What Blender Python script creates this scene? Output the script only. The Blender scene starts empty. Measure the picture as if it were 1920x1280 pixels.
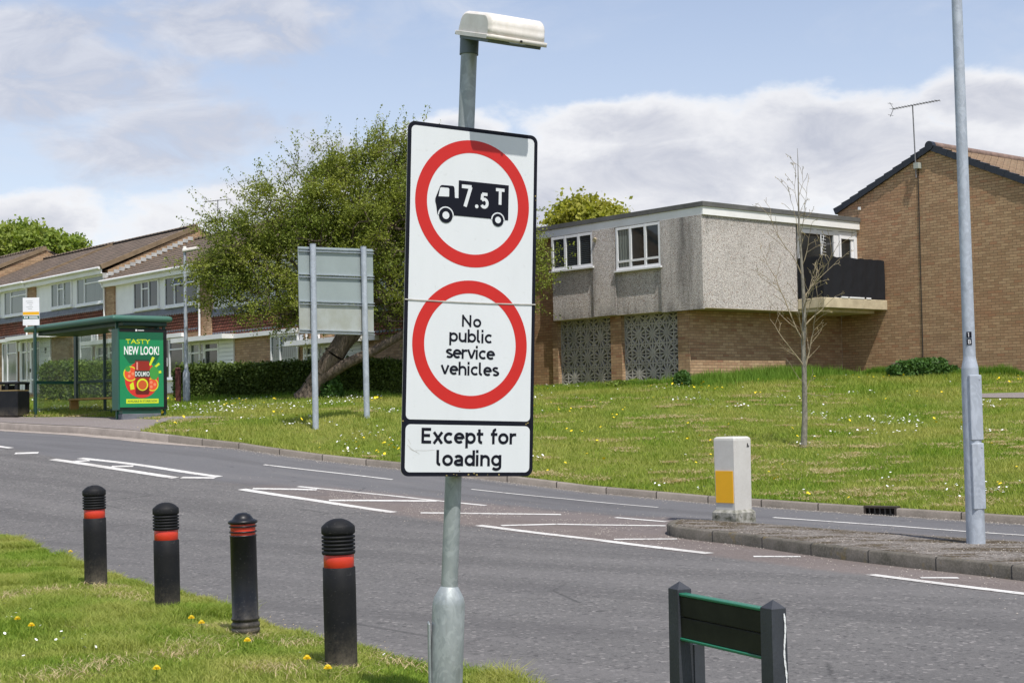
import bpy, math, random
import numpy as np
from mathutils import Vector, Matrix

S = bpy.context.scene
COL = S.collection
rad = math.radians
# ------------------------------------------------------------------ camera, world, sun
F = 2800.0
PITCH = math.atan(125 / F); ROLL = rad(1.15)
EYE = 1.62
_f = np.array([0, math.cos(PITCH), math.sin(PITCH)]); _r = np.array([1., 0, 0]); _u = np.cross(_r, _f)
R_ = _r * math.cos(ROLL) - _u * math.sin(ROLL); U_ = _u * math.cos(ROLL) + _r * math.sin(ROLL); F_ = _f
cam = bpy.data.cameras.new('camera'); camo = bpy.data.objects.new('camera', cam); COL.objects.link(camo)
cam.sensor_width = 36; cam.lens = F / 1920 * 36; cam.clip_start = .1; cam.clip_end = 3000
camo.matrix_world = Matrix(((R_[0], U_[0], -F_[0], 0), (R_[1], U_[1], -F_[1], 0), (R_[2], U_[2], -F_[2], EYE), (0, 0, 0, 1)))
S.camera = camo

SUN_EL = rad(61); SH = Vector((.38, -.925)).normalized()          # horizontal direction towards the sun
W = bpy.data.worlds.new('World'); S.world = W; W.use_nodes = True
sd = bpy.data.lights.new('sun', 'SUN'); sd.energy = 4.4; sd.angle = rad(.55); sd.color = (1, .955, .89)
so = bpy.data.objects.new('sun', sd); COL.objects.link(so)
svec = Vector((SH.x * math.cos(SUN_EL), SH.y * math.cos(SUN_EL), math.sin(SUN_EL)))
so.rotation_euler = svec.to_track_quat('Z', 'Y').to_euler()
S.view_settings.view_transform = 'Standard'; S.view_settings.look = 'None'; S.view_settings.exposure = 0.12; S.view_settings.gamma = 1

class NT:
    """small helper for building node trees"""
    def __init__(s, nt): s.nt = nt; s.n = nt.nodes; s.l = nt.links
    def node(s, t, **k):
        o = s.n.new(t)
        for a, v in k.items(): setattr(o, a, v)
        return o
    def put(s, sock, v):
        if isinstance(v, bpy.types.NodeSocket): s.l.new(v, sock)
        else: sock.default_value = v
    def math(s, op, a, b=None, c=None, clamp=False):
        o = s.node('ShaderNodeMath', operation=op); o.use_clamp = clamp
        s.put(o.inputs[0], a)
        if b is not None: s.put(o.inputs[1], b)
        if c is not None: s.put(o.inputs[2], c)
        return o.outputs[0]
    def noise(s, vec, scale, detail=3, rough=.5, dist=0):
        o = s.node('ShaderNodeTexNoise'); s.put(o.inputs['Vector'], vec); s.put(o.inputs['Scale'], scale)
        o.inputs['Detail'].default_value = detail; o.inputs['Roughness'].default_value = rough; o.inputs['Distortion'].default_value = dist
        return o.outputs[0]
    def voro(s, vec, scale, out='Distance', feature='F1'):
        o = s.node('ShaderNodeTexVoronoi', feature=feature); s.put(o.inputs['Vector'], vec); s.put(o.inputs['Scale'], scale)
        return o.outputs[out]
    def ramp(s, v, lo, hi, smooth=False):
        o = s.node('ShaderNodeMapRange'); o.clamp = True
        if smooth: o.interpolation_type = 'SMOOTHSTEP'
        s.put(o.inputs[0], v); s.put(o.inputs[1], lo); s.put(o.inputs[2], hi)
        return o.outputs[0]
    def mix(s, f, a, b, mode='MIX'):
        o = s.node('ShaderNodeMix', data_type='RGBA', blend_type=mode)
        s.put(o.inputs[0], f); s.put(o.inputs[6], a if not isinstance(a, tuple) else (*a[:3], 1)); s.put(o.inputs[7], b if not isinstance(b, tuple) else (*b[:3], 1))
        return o.outputs[2]
    def mapping(s, vec, scale=(1, 1, 1), loc=(0, 0, 0), rot=(0, 0, 0)):
        o = s.node('ShaderNodeMapping'); s.put(o.inputs[0], vec); o.inputs[1].default_value = loc; o.inputs[2].default_value = rot; o.inputs[3].default_value = scale
        return o.outputs[0]
    def bump(s, h, strength=.5, dist=.01):
        o = s.node('ShaderNodeBump'); o.inputs['Strength'].default_value = strength; o.inputs['Distance'].default_value = dist
        s.put(o.inputs['Height'], h); return o.outputs[0]

# sky with clouds: everything is a function of the direction only
t = NT(W.node_tree); t.n.clear()
geo = t.node('ShaderNodeTexCoord'); dirv = geo.outputs['Generated']
sky = t.node('ShaderNodeTexSky', sky_type='NISHITA'); sky.sun_disc = False
sky.sun_elevation = SUN_EL; sky.sun_rotation = math.atan2(SH.x, SH.y); sky.altitude = 60; sky.air_density = 1.0; sky.dust_density = .6; sky.ozone_density = 1.3
sep = t.node('ShaderNodeSeparateXYZ'); t.put(sep.inputs[0], dirv)
yy = t.math('MAXIMUM', sep.outputs[1], .02)
su = t.math('DIVIDE', sep.outputs[0], yy); sv = t.math('DIVIDE', sep.outputs[2], yy)
nA = t.noise(t.mapping(dirv, (3.2, 3.2, 9.0), (1.3, .2, .4)), 1.6, 6, .55, .3)
nB = t.noise(t.mapping(dirv, (1, 1, 2.2), (3.3, 1.2, .4)), 9.0, 6, .6, .2)
nC = t.noise(t.mapping(dirv, (1, 1, 1.6), (.3, .7, .1)), 26.0, 5, .6)
def blob(px, py, rx, ry):
    a = t.math('DIVIDE', t.math('SUBTRACT', su, (px - 960) / F), rx / F)
    b = t.math('DIVIDE', t.math('SUBTRACT', sv, (765 - py) / F), ry / F)
    d = t.math('SQRT', t.math('ADD', t.math('MULTIPLY', a, a), t.math('MULTIPLY', b, b)))
    return t.math('SUBTRACT', 1, d)
def union(bl):
    o = bl[0]
    for b in bl[1:]: o = t.math('MAXIMUM', o, b)
    return t.math('MAXIMUM', o, -1.5)
soft = union([blob(120, 130, 430, 140), blob(430, 40, 330, 90), blob(300, 240, 300, 100), blob(30, 40, 240, 60), blob(620, 330, 260, 90), blob(-500, 200, 500, 300), blob(2500, 200, 500, 250)])
firm = union([blob(60, 395, 170, 75), blob(1250, 330, 560, 120), blob(1200, 235, 260, 80), blob(1560, 270, 260, 110), blob(860, 250, 130, 60), blob(1880, 210, 150, 80), blob(1700, 330, 420, 110), blob(900, 420, 900, 110)])
edge = t.math('ADD', t.math('MULTIPLY', t.math('SUBTRACT', nB, .5), 1.25), t.math('MULTIPLY', t.math('SUBTRACT', nC, .5), .55))
m_soft = t.ramp(t.math('ADD', soft, t.math('MULTIPLY', edge, 1.7)), -.12, .55, True)
m_firm = t.ramp(t.math('ADD', firm, t.math('MULTIPLY', edge, 1.1)), -.03, .34, True)
m_gen = t.math('MULTIPLY', t.ramp(nA, .50, .72, True), .55)
haze_m = t.ramp(sv, .30, 0.02)
nD = t.noise(t.mapping(dirv, (1, 1, 2.4), (.9, .1, .6)), 14.0, 8, .62, .6)
skyc = t.mix(t.math('ADD', t.math('MULTIPLY', haze_m, .30), .16), t.mix(1.0, sky.outputs[0], (1.20, 1.03, .97), 'MULTIPLY'), (4.3, 4.6, 5.3))
skyc = t.mix(t.math('MULTIPLY', m_gen, t.ramp(nD, .35, .65)), skyc, (4.5, 4.75, 5.3))
skyc = t.mix(t.math('MULTIPLY', t.math('MULTIPLY', m_soft, t.ramp(nD, .18, .44)), .86), skyc, t.mix(t.ramp(nD, .38, .66), (3.35, 3.55, 4.2), (4.75, 4.85, 5.25)))
firmcol = t.mix(t.ramp(t.math('ADD', firm, t.math('MULTIPLY', edge, 1.3)), .80, .08, True), t.mix(t.ramp(nD, .36, .64), (3.45, 3.6, 4.15), (4.75, 4.8, 5.1)), (5.9, 5.9, 6.0))
skyc = t.mix(t.math('MULTIPLY', m_firm, .95), skyc, firmcol)
bg = t.node('ShaderNodeBackground'); t.put(bg.inputs[0], skyc); bg.inputs[1].default_value = .15
wo = t.node('ShaderNodeOutputWorld'); t.l.new(bg.outputs[0], wo.inputs[0])

# ------------------------------------------------------------------ pixel <-> place helpers (z = 0 is road level at the verge)
def ray(px, py):
    v = R_ * (px - 960) / F + U_ * (640 - py) / F + F_
    return v / v[1]
def P(px, py, D):
    v = ray(px, py) * D; return Vector((v[0], v[1], v[2] + EYE))
def hit(px, py, fn, lo=5.0, hi=90.0):
    r = ray(px, py)
    g = lambda D: EYE + r[2] * D - float(fn(r[0] * D, D))
    Ds = np.linspace(lo, hi, 300); prev = g(Ds[0])
    for a, b in zip(Ds[:-1], Ds[1:]):
        cur = g(b)
        if prev > 0 >= cur:
            for _ in range(30):
                m = (a + b) / 2
                if g(m) > 0: a = m
                else: b = m
            return Vector((r[0] * a, a, EYE + r[2] * a))
        prev = cur
    D = hi; return Vector((r[0] * D, D, EYE + r[2] * D))

class RBF:
    def __init__(s, pts, smooth=0.0):
        p = np.array(pts, float); s.c = p[:, :2]; z = p[:, 2]; n = len(p)
        A = s.phi(np.linalg.norm(s.c[:, None] - s.c[None], axis=2)) + smooth * np.eye(n)
        Q = np.c_[np.ones(n), s.c]
        M = np.block([[A, Q], [Q.T, np.zeros((3, 3))]])
        s.w = np.linalg.lstsq(M, np.r_[z, 0, 0, 0], rcond=None)[0]
    @staticmethod
    def phi(r): return r
    def __call__(s, x, y):
        x = np.asarray(x, float); y = np.asarray(y, float)
        q = np.stack([x.ravel(), y.ravel()], 1)
        d = np.linalg.norm(q[:, None] - s.c[None], axis=2)
        return (s.phi(d) @ s.w[:-3] + s.w[-3] + q @ s.w[-2:]).reshape(x.shape)

KB = [(0, 805, 31.7), (150, 813, 29.8), (245, 821, 28.8), (447, 841, 27.1), (594, 862, 26.3), (748, 878.6, 25.5), (1101, 922.7, 23.8), (1345, 944.6, 22.4), (1448, 951, 21.8), (1920, 982.6, 19.6)]
kb = [P(*k) for k in KB]
kb = [kb[0] + (kb[0] - kb[1]).normalized() * 12 + Vector((-3, 3, .5))] + kb + [kb[-1] + Vector((3.0, -2.4, -.03)), kb[-1] + Vector((8, -6.6, -.05)), kb[-1] + Vector((16, -13.5, -.05))]
kb.sort(key=lambda v: v.x)
kx = np.array([v.x for v in kb]); ky = np.array([v.y for v in kb]); kz = np.array([v.z for v in kb])
def smooth_interp(X, Y):
    m = np.gradient(Y, X)
    def f(x):
        x = np.asarray(x, float); i = np.clip(np.searchsorted(X, x) - 1, 0, len(X) - 2)
        h = X[i + 1] - X[i]; q = np.clip((x - X[i]) / h, 0, 1)
        y = (2*q**3 - 3*q**2 + 1) * Y[i] + (q**3 - 2*q**2 + q) * h * m[i] + (-2*q**3 + 3*q**2) * Y[i + 1] + (q**3 - q**2) * h * m[i + 1]
        return y + np.where(x < X[0], (x - X[0]) * m[0], 0) + np.where(x > X[-1], (x - X[-1]) * m[-1], 0)
    return f
K = smooth_interp(kx, ky)
MK = [(1776, 1095, 13.07), (1331, 1037.5, 16.1), (1115, 1011, 17.9), (897, 984.7, 19.3), (740, 960.5, 20.6), (597, 938.7, 21.6), (453, 917, 22.7), (329, 896, 24.0), (214, 878, 24.8), (98, 861, 26.0), (0, 838, 27.6)]
VE = [(0, 1005, 18.4), (75, 1032, 16.6), (150, 1060, 15.2), (270, 1098, 13.5), (400, 1132, 12.26), (480, 1162, 11.3), (560, 1190, 10.6), (680, 1215, 9.95), (800, 1247, 9.4), (940, 1281, 8.75)]
ve = [P(*k) for k in VE]
ve = [ve[0] + Vector((-12, 11, 1.6)), ve[0] + Vector((-5, 4.6, .55))] + ve + [Vector((1.0, 7.2, .05)), Vector((2.6, 4.9, .05)), Vector((6, 0, .05)), Vector((9, -4, .05))]
vx = np.array([v.x for v in ve]); vy = np.array([v.y for v in ve])
E_ = smooth_interp(vx, vy)
rp = [tuple(v) for v in kb] + [tuple(P(*m)) for m in MK] + [(v.x, v.y, v.z - .05) for v in ve]
ROADf = RBF(rp, .02)
BOL = [(180, 1094, 13.3), (314, 1150, 11.7), (461, 1191, 10.4), (640, 1249, 9.05)]
vp = [tuple(v) for v in ve] + [tuple(P(*b)) for b in BOL] + [(-.3, 6.9, .08), (-4, 6, .1), (-8, 10, .15), (-12, 16, .4), (2, 3, .06), (-2, 0, .1), (-25, 20, 1.5)]
VERGEf = RBF(vp, .01)
bp = [(v.x, v.y, v.z + .105) for v in kb] + [tuple(P(*q)) for q in [
    (64, 788, 33.8), (300, 784, 32.3), (350, 755, 37.6), (450, 753, 38.5), (580, 746, 36.5), (592, 803, 28), (688, 783, 29.3), (735, 745, 37.5),
    (1507, 838, 27), (1283, 738, 35), (1283, 714, 38.3), (1040, 727, 42), (1570, 706, 42.4), (1900, 741, 34.3), (1900, 702, 38.3), (1740, 706, 40), (1150, 735, 38),
    (100, 752, 50), (150, 757, 42), (60, 768, 37), (0, 752, 58), (1700, 780, 32), (1250, 810, 29), (1000, 790, 31)]] + [
    (-40, 70, 2.6), (-15, 66, 2.7), (10, 62, 2.6), (40, 66, 2.8), (30, 45, 2.2), (30, 25, .8), (-35, 50, 1.9)]
BANKf = RBF(bp, .05)
def BANK(x, y):
    x = np.asarray(x, float); y = np.asarray(y, float)
    r = np.sqrt(x ** 2 + y ** 2); w = np.clip((r - 60) / 60, 0, 1); w = w * w * (3 - 2 * w)
    k = np.clip((y - K(x)) / 1.2, 0, 1)
    edge = ROADf(x, np.minimum(K(x), y)) + .108 + .04 * np.clip((-4.9 - x) / 1.5, 0, 1)
    b = BANKf(x, y)
    b = (1 - k) * edge + k * b
    return (1 - w) * b + w * 2.6
def VERGE(x, y):
    x = np.asarray(x, float); y = np.asarray(y, float)
    k = np.clip((E_(x) - y) / .8, 0, 1)
    return np.maximum((1 - k) * (ROADf(x, y) + .035) + k * VERGEf(x, y), ROADf(x, y) + .03)

# ------------------------------------------------------------------ object helpers
def tag(o, label=None, cat=None, group=None, kind=None):
    if label: o['label'] = label
    if cat: o['category'] = cat
    if group: o['group'] = group
    if kind: o['kind'] = kind
    return o
def thing(name, label, cat, loc=(0, 0, 0), rotz=0, group=None):
    o = bpy.data.objects.new(name, None); COL.objects.link(o); o.location = loc; o.rotation_euler = (0, 0, rotz); o.empty_display_size = .2
    return tag(o, label, cat, group)
class MB:
    """mesh builder; UVs are metres (box projection) unless given"""
    def __init__(s): s.v = []; s.f = []; s.uv = []; s.sm = []; s.mi = []; s.cm = 0
    def face(s, pts, uv=None, smooth=False):
        i = len(s.v); s.v += [tuple(p) for p in pts]; s.f.append(tuple(range(i, i + len(pts)))); s.uv.append(uv); s.sm.append(smooth); s.mi.append(s.cm)
    def idx(s, verts, faces, smooth=False, uvs=None):
        i = len(s.v); s.v += [tuple(p) for p in verts]
        for k, f in enumerate(faces): s.f.append(tuple(i + j for j in f)); s.uv.append(uvs[k] if uvs else None); s.sm.append(smooth); s.mi.append(s.cm)
        return s
    def box(s, x0, x1, y0, y1, z0, z1, M=None, bev=0):
        if bev > 0: return s.bbox(x0, x1, y0, y1, z0, z1, bev, M)
        v = [(x, y, z) for x in (x0, x1) for y in (y0, y1) for z in (z0, z1)]
        if M is not None: v = [tuple(M @ Vector(p)) for p in v]
        return s.idx(v, [(0, 1, 3, 2), (4, 6, 7, 5), (0, 4, 5, 1), (2, 3, 7, 6), (0, 2, 6, 4), (1, 5, 7, 3)])
    def bbox(s, x0, x1, y0, y1, z0, z1, b, M=None):
        # box with chamfered edges
        C = [(x0, x1), (y0, y1), (z0, z1)]; V = {}; vs = []
        for sx in (0, 1):
            for sy in (0, 1):
                for sz in (0, 1):
                    for ax in range(3):
                        p = [C[0][sx], C[1][sy], C[2][sz]]
                        for a, sg in enumerate((sx, sy, sz)):
                            if a != ax: p[a] += b if sg == 0 else -b
                        V[(sx, sy, sz, ax)] = len(vs); vs.append(p)
        fs = []
        for ax in range(3):
            o = [a for a in range(3) if a != ax]
            for sd_ in (0, 1):
                q = []
                for (i, j) in ((0, 0), (1, 0), (1, 1), (0, 1)):
                    k = [0, 0, 0]; k[ax] = sd_; k[o[0]] = i; k[o[1]] = j; q.append(V[(*k, ax)])
                if (sd_ == 1) != (ax != 1): q = q[::-1]
                fs.append(tuple(q))
        for ax in range(3):       # edges along ax
            o = [a for a in range(3) if a != ax]
            for i in (0, 1):
                for j in (0, 1):
                    k0 = [0, 0, 0]; k0[o[0]] = i; k0[o[1]] = j; k1 = list(k0); k1[ax] = 1
                    fs.append((V[(*k0, o[0])], V[(*k1, o[0])], V[(*k1, o[1])], V[(*k0, o[1])]))
        for sx in (0, 1):
            for sy in (0, 1):
                for sz in (0, 1): fs.append(tuple(V[(sx, sy, sz, a)] for a in range(3)))
        if M is not None: vs = [tuple(M @ Vector(p)) for p in vs]
        return s.idx(vs, fs)
    def tube(s, pts, r, n=10, cap=True, smooth=True):
        pts = [Vector(p) for p in pts]; rs = r if isinstance(r, (list, tuple)) else [r] * len(pts)
        ref = Vector((0, 0, 1)) if abs((pts[-1] - pts[0]).normalized().z) < .9 else Vector((1, 0, 0))
        vs = []
        for i, p in enumerate(pts):
            d = (pts[min(i + 1, len(pts) - 1)] - pts[max(i - 1, 0)]).normalized()
            a = d.cross(ref).normalized(); b = d.cross(a)
            for k in range(n):
                th = 2 * math.pi * k / n; vs.append(p + (a * math.cos(th) + b * math.sin(th)) * rs[i])
        fs = [(i * n + k, i * n + (k + 1) % n, (i + 1) * n + (k + 1) % n, (i + 1) * n + k) for i in range(len(pts) - 1) for k in range(n)]
        s.idx(vs, fs, smooth)
        if cap: s.idx([vs[k] for k in range(n)], [tuple(range(n))]); s.idx(vs[-n:], [tuple(range(n - 1, -1, -1))])
        return s
    def lathe(s, prof, n=32, c=(0, 0, 0), smooth=True):
        vs = []; c = Vector(c)
        for (r, z) in prof:
            for k in range(n):
                th = 2 * math.pi * k / n; vs.append(c + Vector((r * math.cos(th), r * math.sin(th), z)))
        fs = [(i * n + k, i * n + (k + 1) % n, (i + 1) * n + (k + 1) % n, (i + 1) * n + k) for i in range(len(prof) - 1) for k in range(n)]
        uvs = [[(k / n * 6.28 * prof[i][0], prof[i][1]), ((k + 1) / n * 6.28 * prof[i][0], prof[i][1]), ((k + 1) / n * 6.28 * prof[i][0], prof[i + 1][1]), (k / n * 6.28 * prof[i][0], prof[i + 1][1])] for i in range(len(prof) - 1) for k in range(n)]
        return s.idx(vs, fs, smooth, uvs)
    def prism(s, poly, z0, z1, M=None):
        n = len(poly); v = [(p[0], p[1], z0) for p in poly] + [(p[0], p[1], z1) for p in poly]
        if M is not None: v = [tuple(M @ Vector(p)) for p in v]
        return s.idx(v, [tuple(range(n - 1, -1, -1)), tuple(range(n, 2 * n))] + [(i, (i + 1) % n, n + (i + 1) % n, n + i) for i in range(n)])
    def build(s, name, mat, parent=None, autosmooth=False):
        me = bpy.data.meshes.new(name); me.from_pydata(s.v, [], s.f)
        uvl = me.uv_layers.new(name='uv'); data = np.zeros((len(me.loops), 2), np.float32)
        V = np.array(s.v, float)
        for p, uv in zip(me.polygons, s.uv):
            if uv is None:
                nrm = p.normal; a = (abs(nrm.x), abs(nrm.y), abs(nrm.z)); k = a.index(max(a))
                for li, vi in zip(p.loop_indices, p.vertices):
                    x, y, z = V[vi]; data[li] = (y, z) if k == 0 else ((x, z) if k == 1 else (x, y))
            else:
                for li, q in zip(p.loop_indices, uv): data[li] = q
        uvl.data.foreach_set('uv', data.ravel())
        me.polygons.foreach_set('use_smooth', s.sm)
        mats = mat if isinstance(mat, list) else [mat]
        for m in mats: me.materials.append(m)
        if len(mats) > 1: me.polygons.foreach_set('material_index', s.mi)
        me.update()
        o = bpy.data.objects.new(name, me); COL.objects.link(o)
        if parent is not None: o.parent = parent
        return o
def npmesh(name, verts, faces, mat, parent=None, smooth=False, attrs=None, uv=None):
    """verts (n,3), faces (m,k) numpy; attrs: dict name -> per-vertex float"""
    me = bpy.data.meshes.new(name); verts = np.asarray(verts, np.float32); faces = np.asarray(faces, np.int32)
    m, k = faces.shape
    me.vertices.add(len(verts)); me.vertices.foreach_set('co', verts.ravel())
    me.loops.add(m * k); me.loops.foreach_set('vertex_index', faces.ravel())
    me.polygons.add(m); me.polygons.foreach_set('loop_start', np.arange(0, m * k, k, dtype=np.int32))
    me.update(calc_edges=True)
    if smooth: me.polygons.foreach_set('use_smooth', np.ones(m, bool))
    for a, v in (attrs or {}).items():
        at = me.attributes.new(a, 'FLOAT', 'POINT'); at.data.foreach_set('value', np.asarray(v, np.float32).ravel())
    if uv is not None:
        l = me.uv_layers.new(name='uv'); l.data.foreach_set('uv', np.asarray(uv, np.float32)[faces.ravel()].ravel())
    me.materials.append(mat)
    o = bpy.data.objects.new(name, me); COL.objects.link(o)
    if parent is not None: o.parent = parent
    return o
def grid_faces(nu, nv):
    i = np.arange(nu - 1)[:, None] * nv + np.arange(nv - 1)[None]
    i = i.ravel(); return np.stack([i, i + nv, i + nv + 1, i + 1], 1)

# ------------------------------------------------------------------ materials
def mat(name, fn):
    m = bpy.data.materials.new(name); m.use_nodes = True; k = NT(m.node_tree)
    b = k.n['Principled BSDF']; k.b = b; k.obj = k.node('ShaderNodeTexCoord').outputs['Object']
    g = k.node('ShaderNodeNewGeometry'); k.pos = g.outputs['Position']; k.uv = k.node('ShaderNodeUVMap').outputs[0]
    k.isl = g.outputs['Random Per Island']; k.nrm = g.outputs['Normal']
    fn(k); return m
def setp(k, col=None, rough=None, spec=None, normal=None, metal=None, **o):
    b = k.b
    if col is not None: k.put(b.inputs['Base Color'], (*col[:3], 1) if isinstance(col, tuple) else col)
    if rough is not None: k.put(b.inputs['Roughness'], rough)
    if spec is not None: k.put(b.inputs['Specular IOR Level'], spec)
    if metal is not None: k.put(b.inputs['Metallic'], metal)
    if normal is not None: k.put(b.inputs['Normal'], normal)
    for a, v in o.items(): k.put(b.inputs[a.replace('_', ' ')], v)
def plain(name, col, rough=.6, dirt=.12, scale=4, metal=0, spec=.5, bump=0, dcol=None):
    def f(k):
        n = k.noise(k.obj, scale, 5, .6); n2 = k.noise(k.obj, scale * 14, 3, .6)
        d = dcol or tuple(c * .45 for c in col)
        c = k.mix(k.math('MULTIPLY', k.ramp(n, .35, .8), dirt * 3), col, d)
        c = k.mix(k.math('MULTIPLY', k.ramp(n2, .4, .75), dirt), c, d)
        setp(k, c, k.math('ADD', rough - .06, k.math('MULTIPLY', n, .12)), spec, metal=metal)
        if bump: setp(k, normal=k.bump(n2, bump, .004))
    return mat(name, f)

def brick_mat(name, c1, c2, c3, mortar, seed=0.0, stain=.35):
    def f(k):
        v = k.mapping(k.uv, (1, 1, 1), (seed, .013, 0))
        wob = k.noise(k.uv, 2.0, 2)
        b = k.node('ShaderNodeTexBrick'); k.put(b.inputs['Vector'], v); b.inputs['Scale'].default_value = 1
        b.inputs['Brick Width'].default_value = .225; b.inputs['Row Height'].default_value = .075; b.inputs['Mortar Size'].default_value = .0055; b.inputs['Mortar Smooth'].default_value = .2
        b.inputs['Color1'].default_value = (0, 0, 0, 1); b.inputs['Color2'].default_value = (1, 1, 1, 1); b.inputs['Mortar'].default_value = (.5, .5, .5, 1)
        r = b.outputs['Color']
        big = k.noise(k.uv, .7, 4, .6); fine = k.noise(k.uv, 40, 4, .6)
        c = k.mix(k.ramp(r, .1, .75), c1, c2)
        c = k.mix(k.ramp(r, .86, .97), c, c3)
        c = k.mix(k.math('MULTIPLY', k.ramp(k.noise(k.uv, 5, 3), .45, .7), .45), c, c3)
        c = k.mix(k.math('MULTIPLY', k.ramp(fine, .35, .75), .35), c, tuple(a * .5 for a in c1))
        c = k.mix(k.math('MULTIPLY', k.ramp(k.noise(k.mapping(k.uv, (1, 1, 1), (7, 3, 0)), .45, 4, .6), .48, .66), .30), c, (c1[0] * 1.05, c1[1] * .72, c1[2] * .72)); c = k.mix(b.outputs['Fac'], c, mortar)
        c = k.mix(k.math('MULTIPLY', k.ramp(big, .4, .75), stain), c, tuple(a * .42 for a in c1))
        h = k.math('SUBTRACT', k.math('MULTIPLY', fine, .3), b.outputs['Fac'])
        setp(k, c, .9, .2, k.bump(h, .9, .012))
    return mat(name, f)
M_brick = brick_mat('brown_brick', (.40, .255, .145), (.56, .375, .22), (.44, .24, .135), (.20, .145, .095), stain=.22)
M_brick_t = brick_mat('tan_brick', (.37, .24, .14), (.54, .38, .23), (.33, .18, .11), (.22, .165, .11), 3.1, .25)
M_brick_y = brick_mat('pale_brick', (.38, .255, .15), (.56, .39, .24), (.36, .21, .12), (.25, .19, .13), 1.7, .3)

def f_pebble(k):
    v = k.voro(k.obj, 62); c2 = k.voro(k.obj, 62, 'Color')
    s = k.node('ShaderNodeSeparateColor'); k.put(s.inputs[0], c2)
    n = k.noise(k.obj, 1.1, 5, .65); st = k.noise(k.mapping(k.obj, (3.5, 3.5, .35)), 1.4, 5, .7)
    c = k.mix(s.outputs[0], (.46, .43, .405), (.84, .79, .745))
    c = k.mix(k.ramp(s.outputs[1], .80, .95), c, (.30, .20, .14))
    c = k.mix(k.ramp(v, .55, .95), c, (.20, .185, .175))
    c = k.mix(k.math('MULTIPLY', k.ramp(st, .55, .85), .35), c, (.25, .235, .22))
    c = k.mix(k.math('MULTIPLY', k.ramp(n, .5, .8), .25), c, (.19, .17, .15))
    a = k.node('ShaderNodeAttribute', attribute_name='stain'); 
    c = k.mix(k.math('MULTIPLY', a.outputs['Fac'], k.ramp(st, .25, .62)), c, (.055, .052, .048))
    setp(k, c, .95, .15, k.bump(k.math('SUBTRACT', 1, v), 1, .012))
M_pebble = mat('pebble_dash', f_pebble)

def f_tiles(c1, c2, rows, cols, mt=.012):
    def f(k):
        b = k.node('ShaderNodeTexBrick'); k.put(b.inputs['Vector'], k.uv); b.inputs['Scale'].default_value = 1
        b.inputs['Brick Width'].default_value = cols; b.inputs['Row Height'].default_value = rows; b.inputs['Mortar Size'].default_value = mt; b.inputs['Mortar Smooth'].default_value = .3
        b.inputs['Color1'].default_value = (0, 0, 0, 1); b.inputs['Color2'].default_value = (1, 1, 1, 1); b.inputs['Mortar'].default_value = (.3, .3, .3, 1)
        n = k.noise(k.uv, 1.5, 5, .6); fn = k.noise(k.uv, 25, 3)
        c = k.mix(b.outputs['Color'], c1, c2)
        c = k.mix(k.math('MULTIPLY', k.ramp(n, .4, .75), .5), c, (.10, .095, .07))
        c = k.mix(k.math('MULTIPLY', k.ramp(fn, .5, .8), .4), c, (.16, .14, .10))
        c = k.mix(b.outputs['Fac'], c, (.02, .016, .014))
        setp(k, c, .85, .25, k.bump(k.math('SUBTRACT', 1, b.outputs['Fac']), .8, .02))
    return f
M_roof = mat('roof_tiles', f_tiles((.18, .13, .095), (.26, .19, .14), .33, .30, .05))
M_hang = mat('hung_tiles', f_tiles((.20, .055, .035), (.34, .11, .065), .10, .165))
M_verge = plain('dark_verge', (.018, .022, .032), .4, .2, 3)
M_white = plain('white_upvc', (.80, .81, .82), .35, .06, 3)
M_whitecl = plain('white_cladding', (.86, .86, .86), .5, .08, 2)
M_fascia = plain('white_fascia', (.84, .84, .83), .45, .10, 1.2, dcol=(.42, .40, .36))
M_felt = plain('grey_felt', (.13, .13, .125), .9, .3, 2, bump=.4)
M_lead = plain('lead', (.17, .18, .205), .55, .25, 6)
M_concrete = plain('painted_concrete', (.60, .52, .36), .8, .25, 3, dcol=(.25, .20, .13))
M_block = plain('concrete_block', (.46, .44, .405), .9, .25, 3, bump=.5)
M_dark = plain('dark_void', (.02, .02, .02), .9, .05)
M_screen = plain('black_screen', (.014, .015, .019), .75, .1, 5, spec=.25)
M_curtain = plain('curtain', (.30, .32, .31), .9, .1, 9)
def worn_black(name, col, rough, spec):
    def f(k):
        s = k.node('ShaderNodeSeparateXYZ'); k.put(s.inputs[0], k.obj); n = k.noise(k.obj, 5, 5, .65); n2 = k.noise(k.obj, 60, 4, .7); sc = k.noise(k.mapping(k.obj, (20, 20, 90)), 1, 3, .6)
        c = k.mix(k.math('MULTIPLY', k.ramp(n, .4, .75), .35), col, (.03, .028, .026))
        c = k.mix(k.math('MULTIPLY', k.ramp(n2, .62, .72), .5), c, (.09, .085, .075))
        c = k.mix(k.math('MULTIPLY', k.ramp(sc, .68, .74), .6), c, (.13, .13, .125))
        foot = k.math('MULTIPLY', k.ramp(s.outputs[2], .26, .0), k.ramp(k.math('ADD', n, k.math('MULTIPLY', n2, .5)), .55, .95))
        c = k.mix(k.math('MULTIPLY', foot, .75), c, (.17, .145, .105))
        setp(k, c, k.math('ADD', rough - .08, k.math('MULTIPLY', n, .2)), spec)
    return mat(name, f)
M_black = worn_black('black_plastic', (.0085, .0090, .0105), .6, .22); M_blackgl = worn_black('black_gloss_plastic', (.0070, .0080, .011), .36, .32)
M_redband = plain('red_reflective', (.60, .042, .018), .35, .05, 12)
def f_glass(k):
    n = k.noise(k.obj, 1.2, 3); 
    setp(k, k.mix(k.ramp(n, .3, .7), (.012, .016, .018), (.035, .042, .045)), .06, .6, k.bump(n, .04, .02))
M_glass = mat('window_glass', f_glass)
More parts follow.
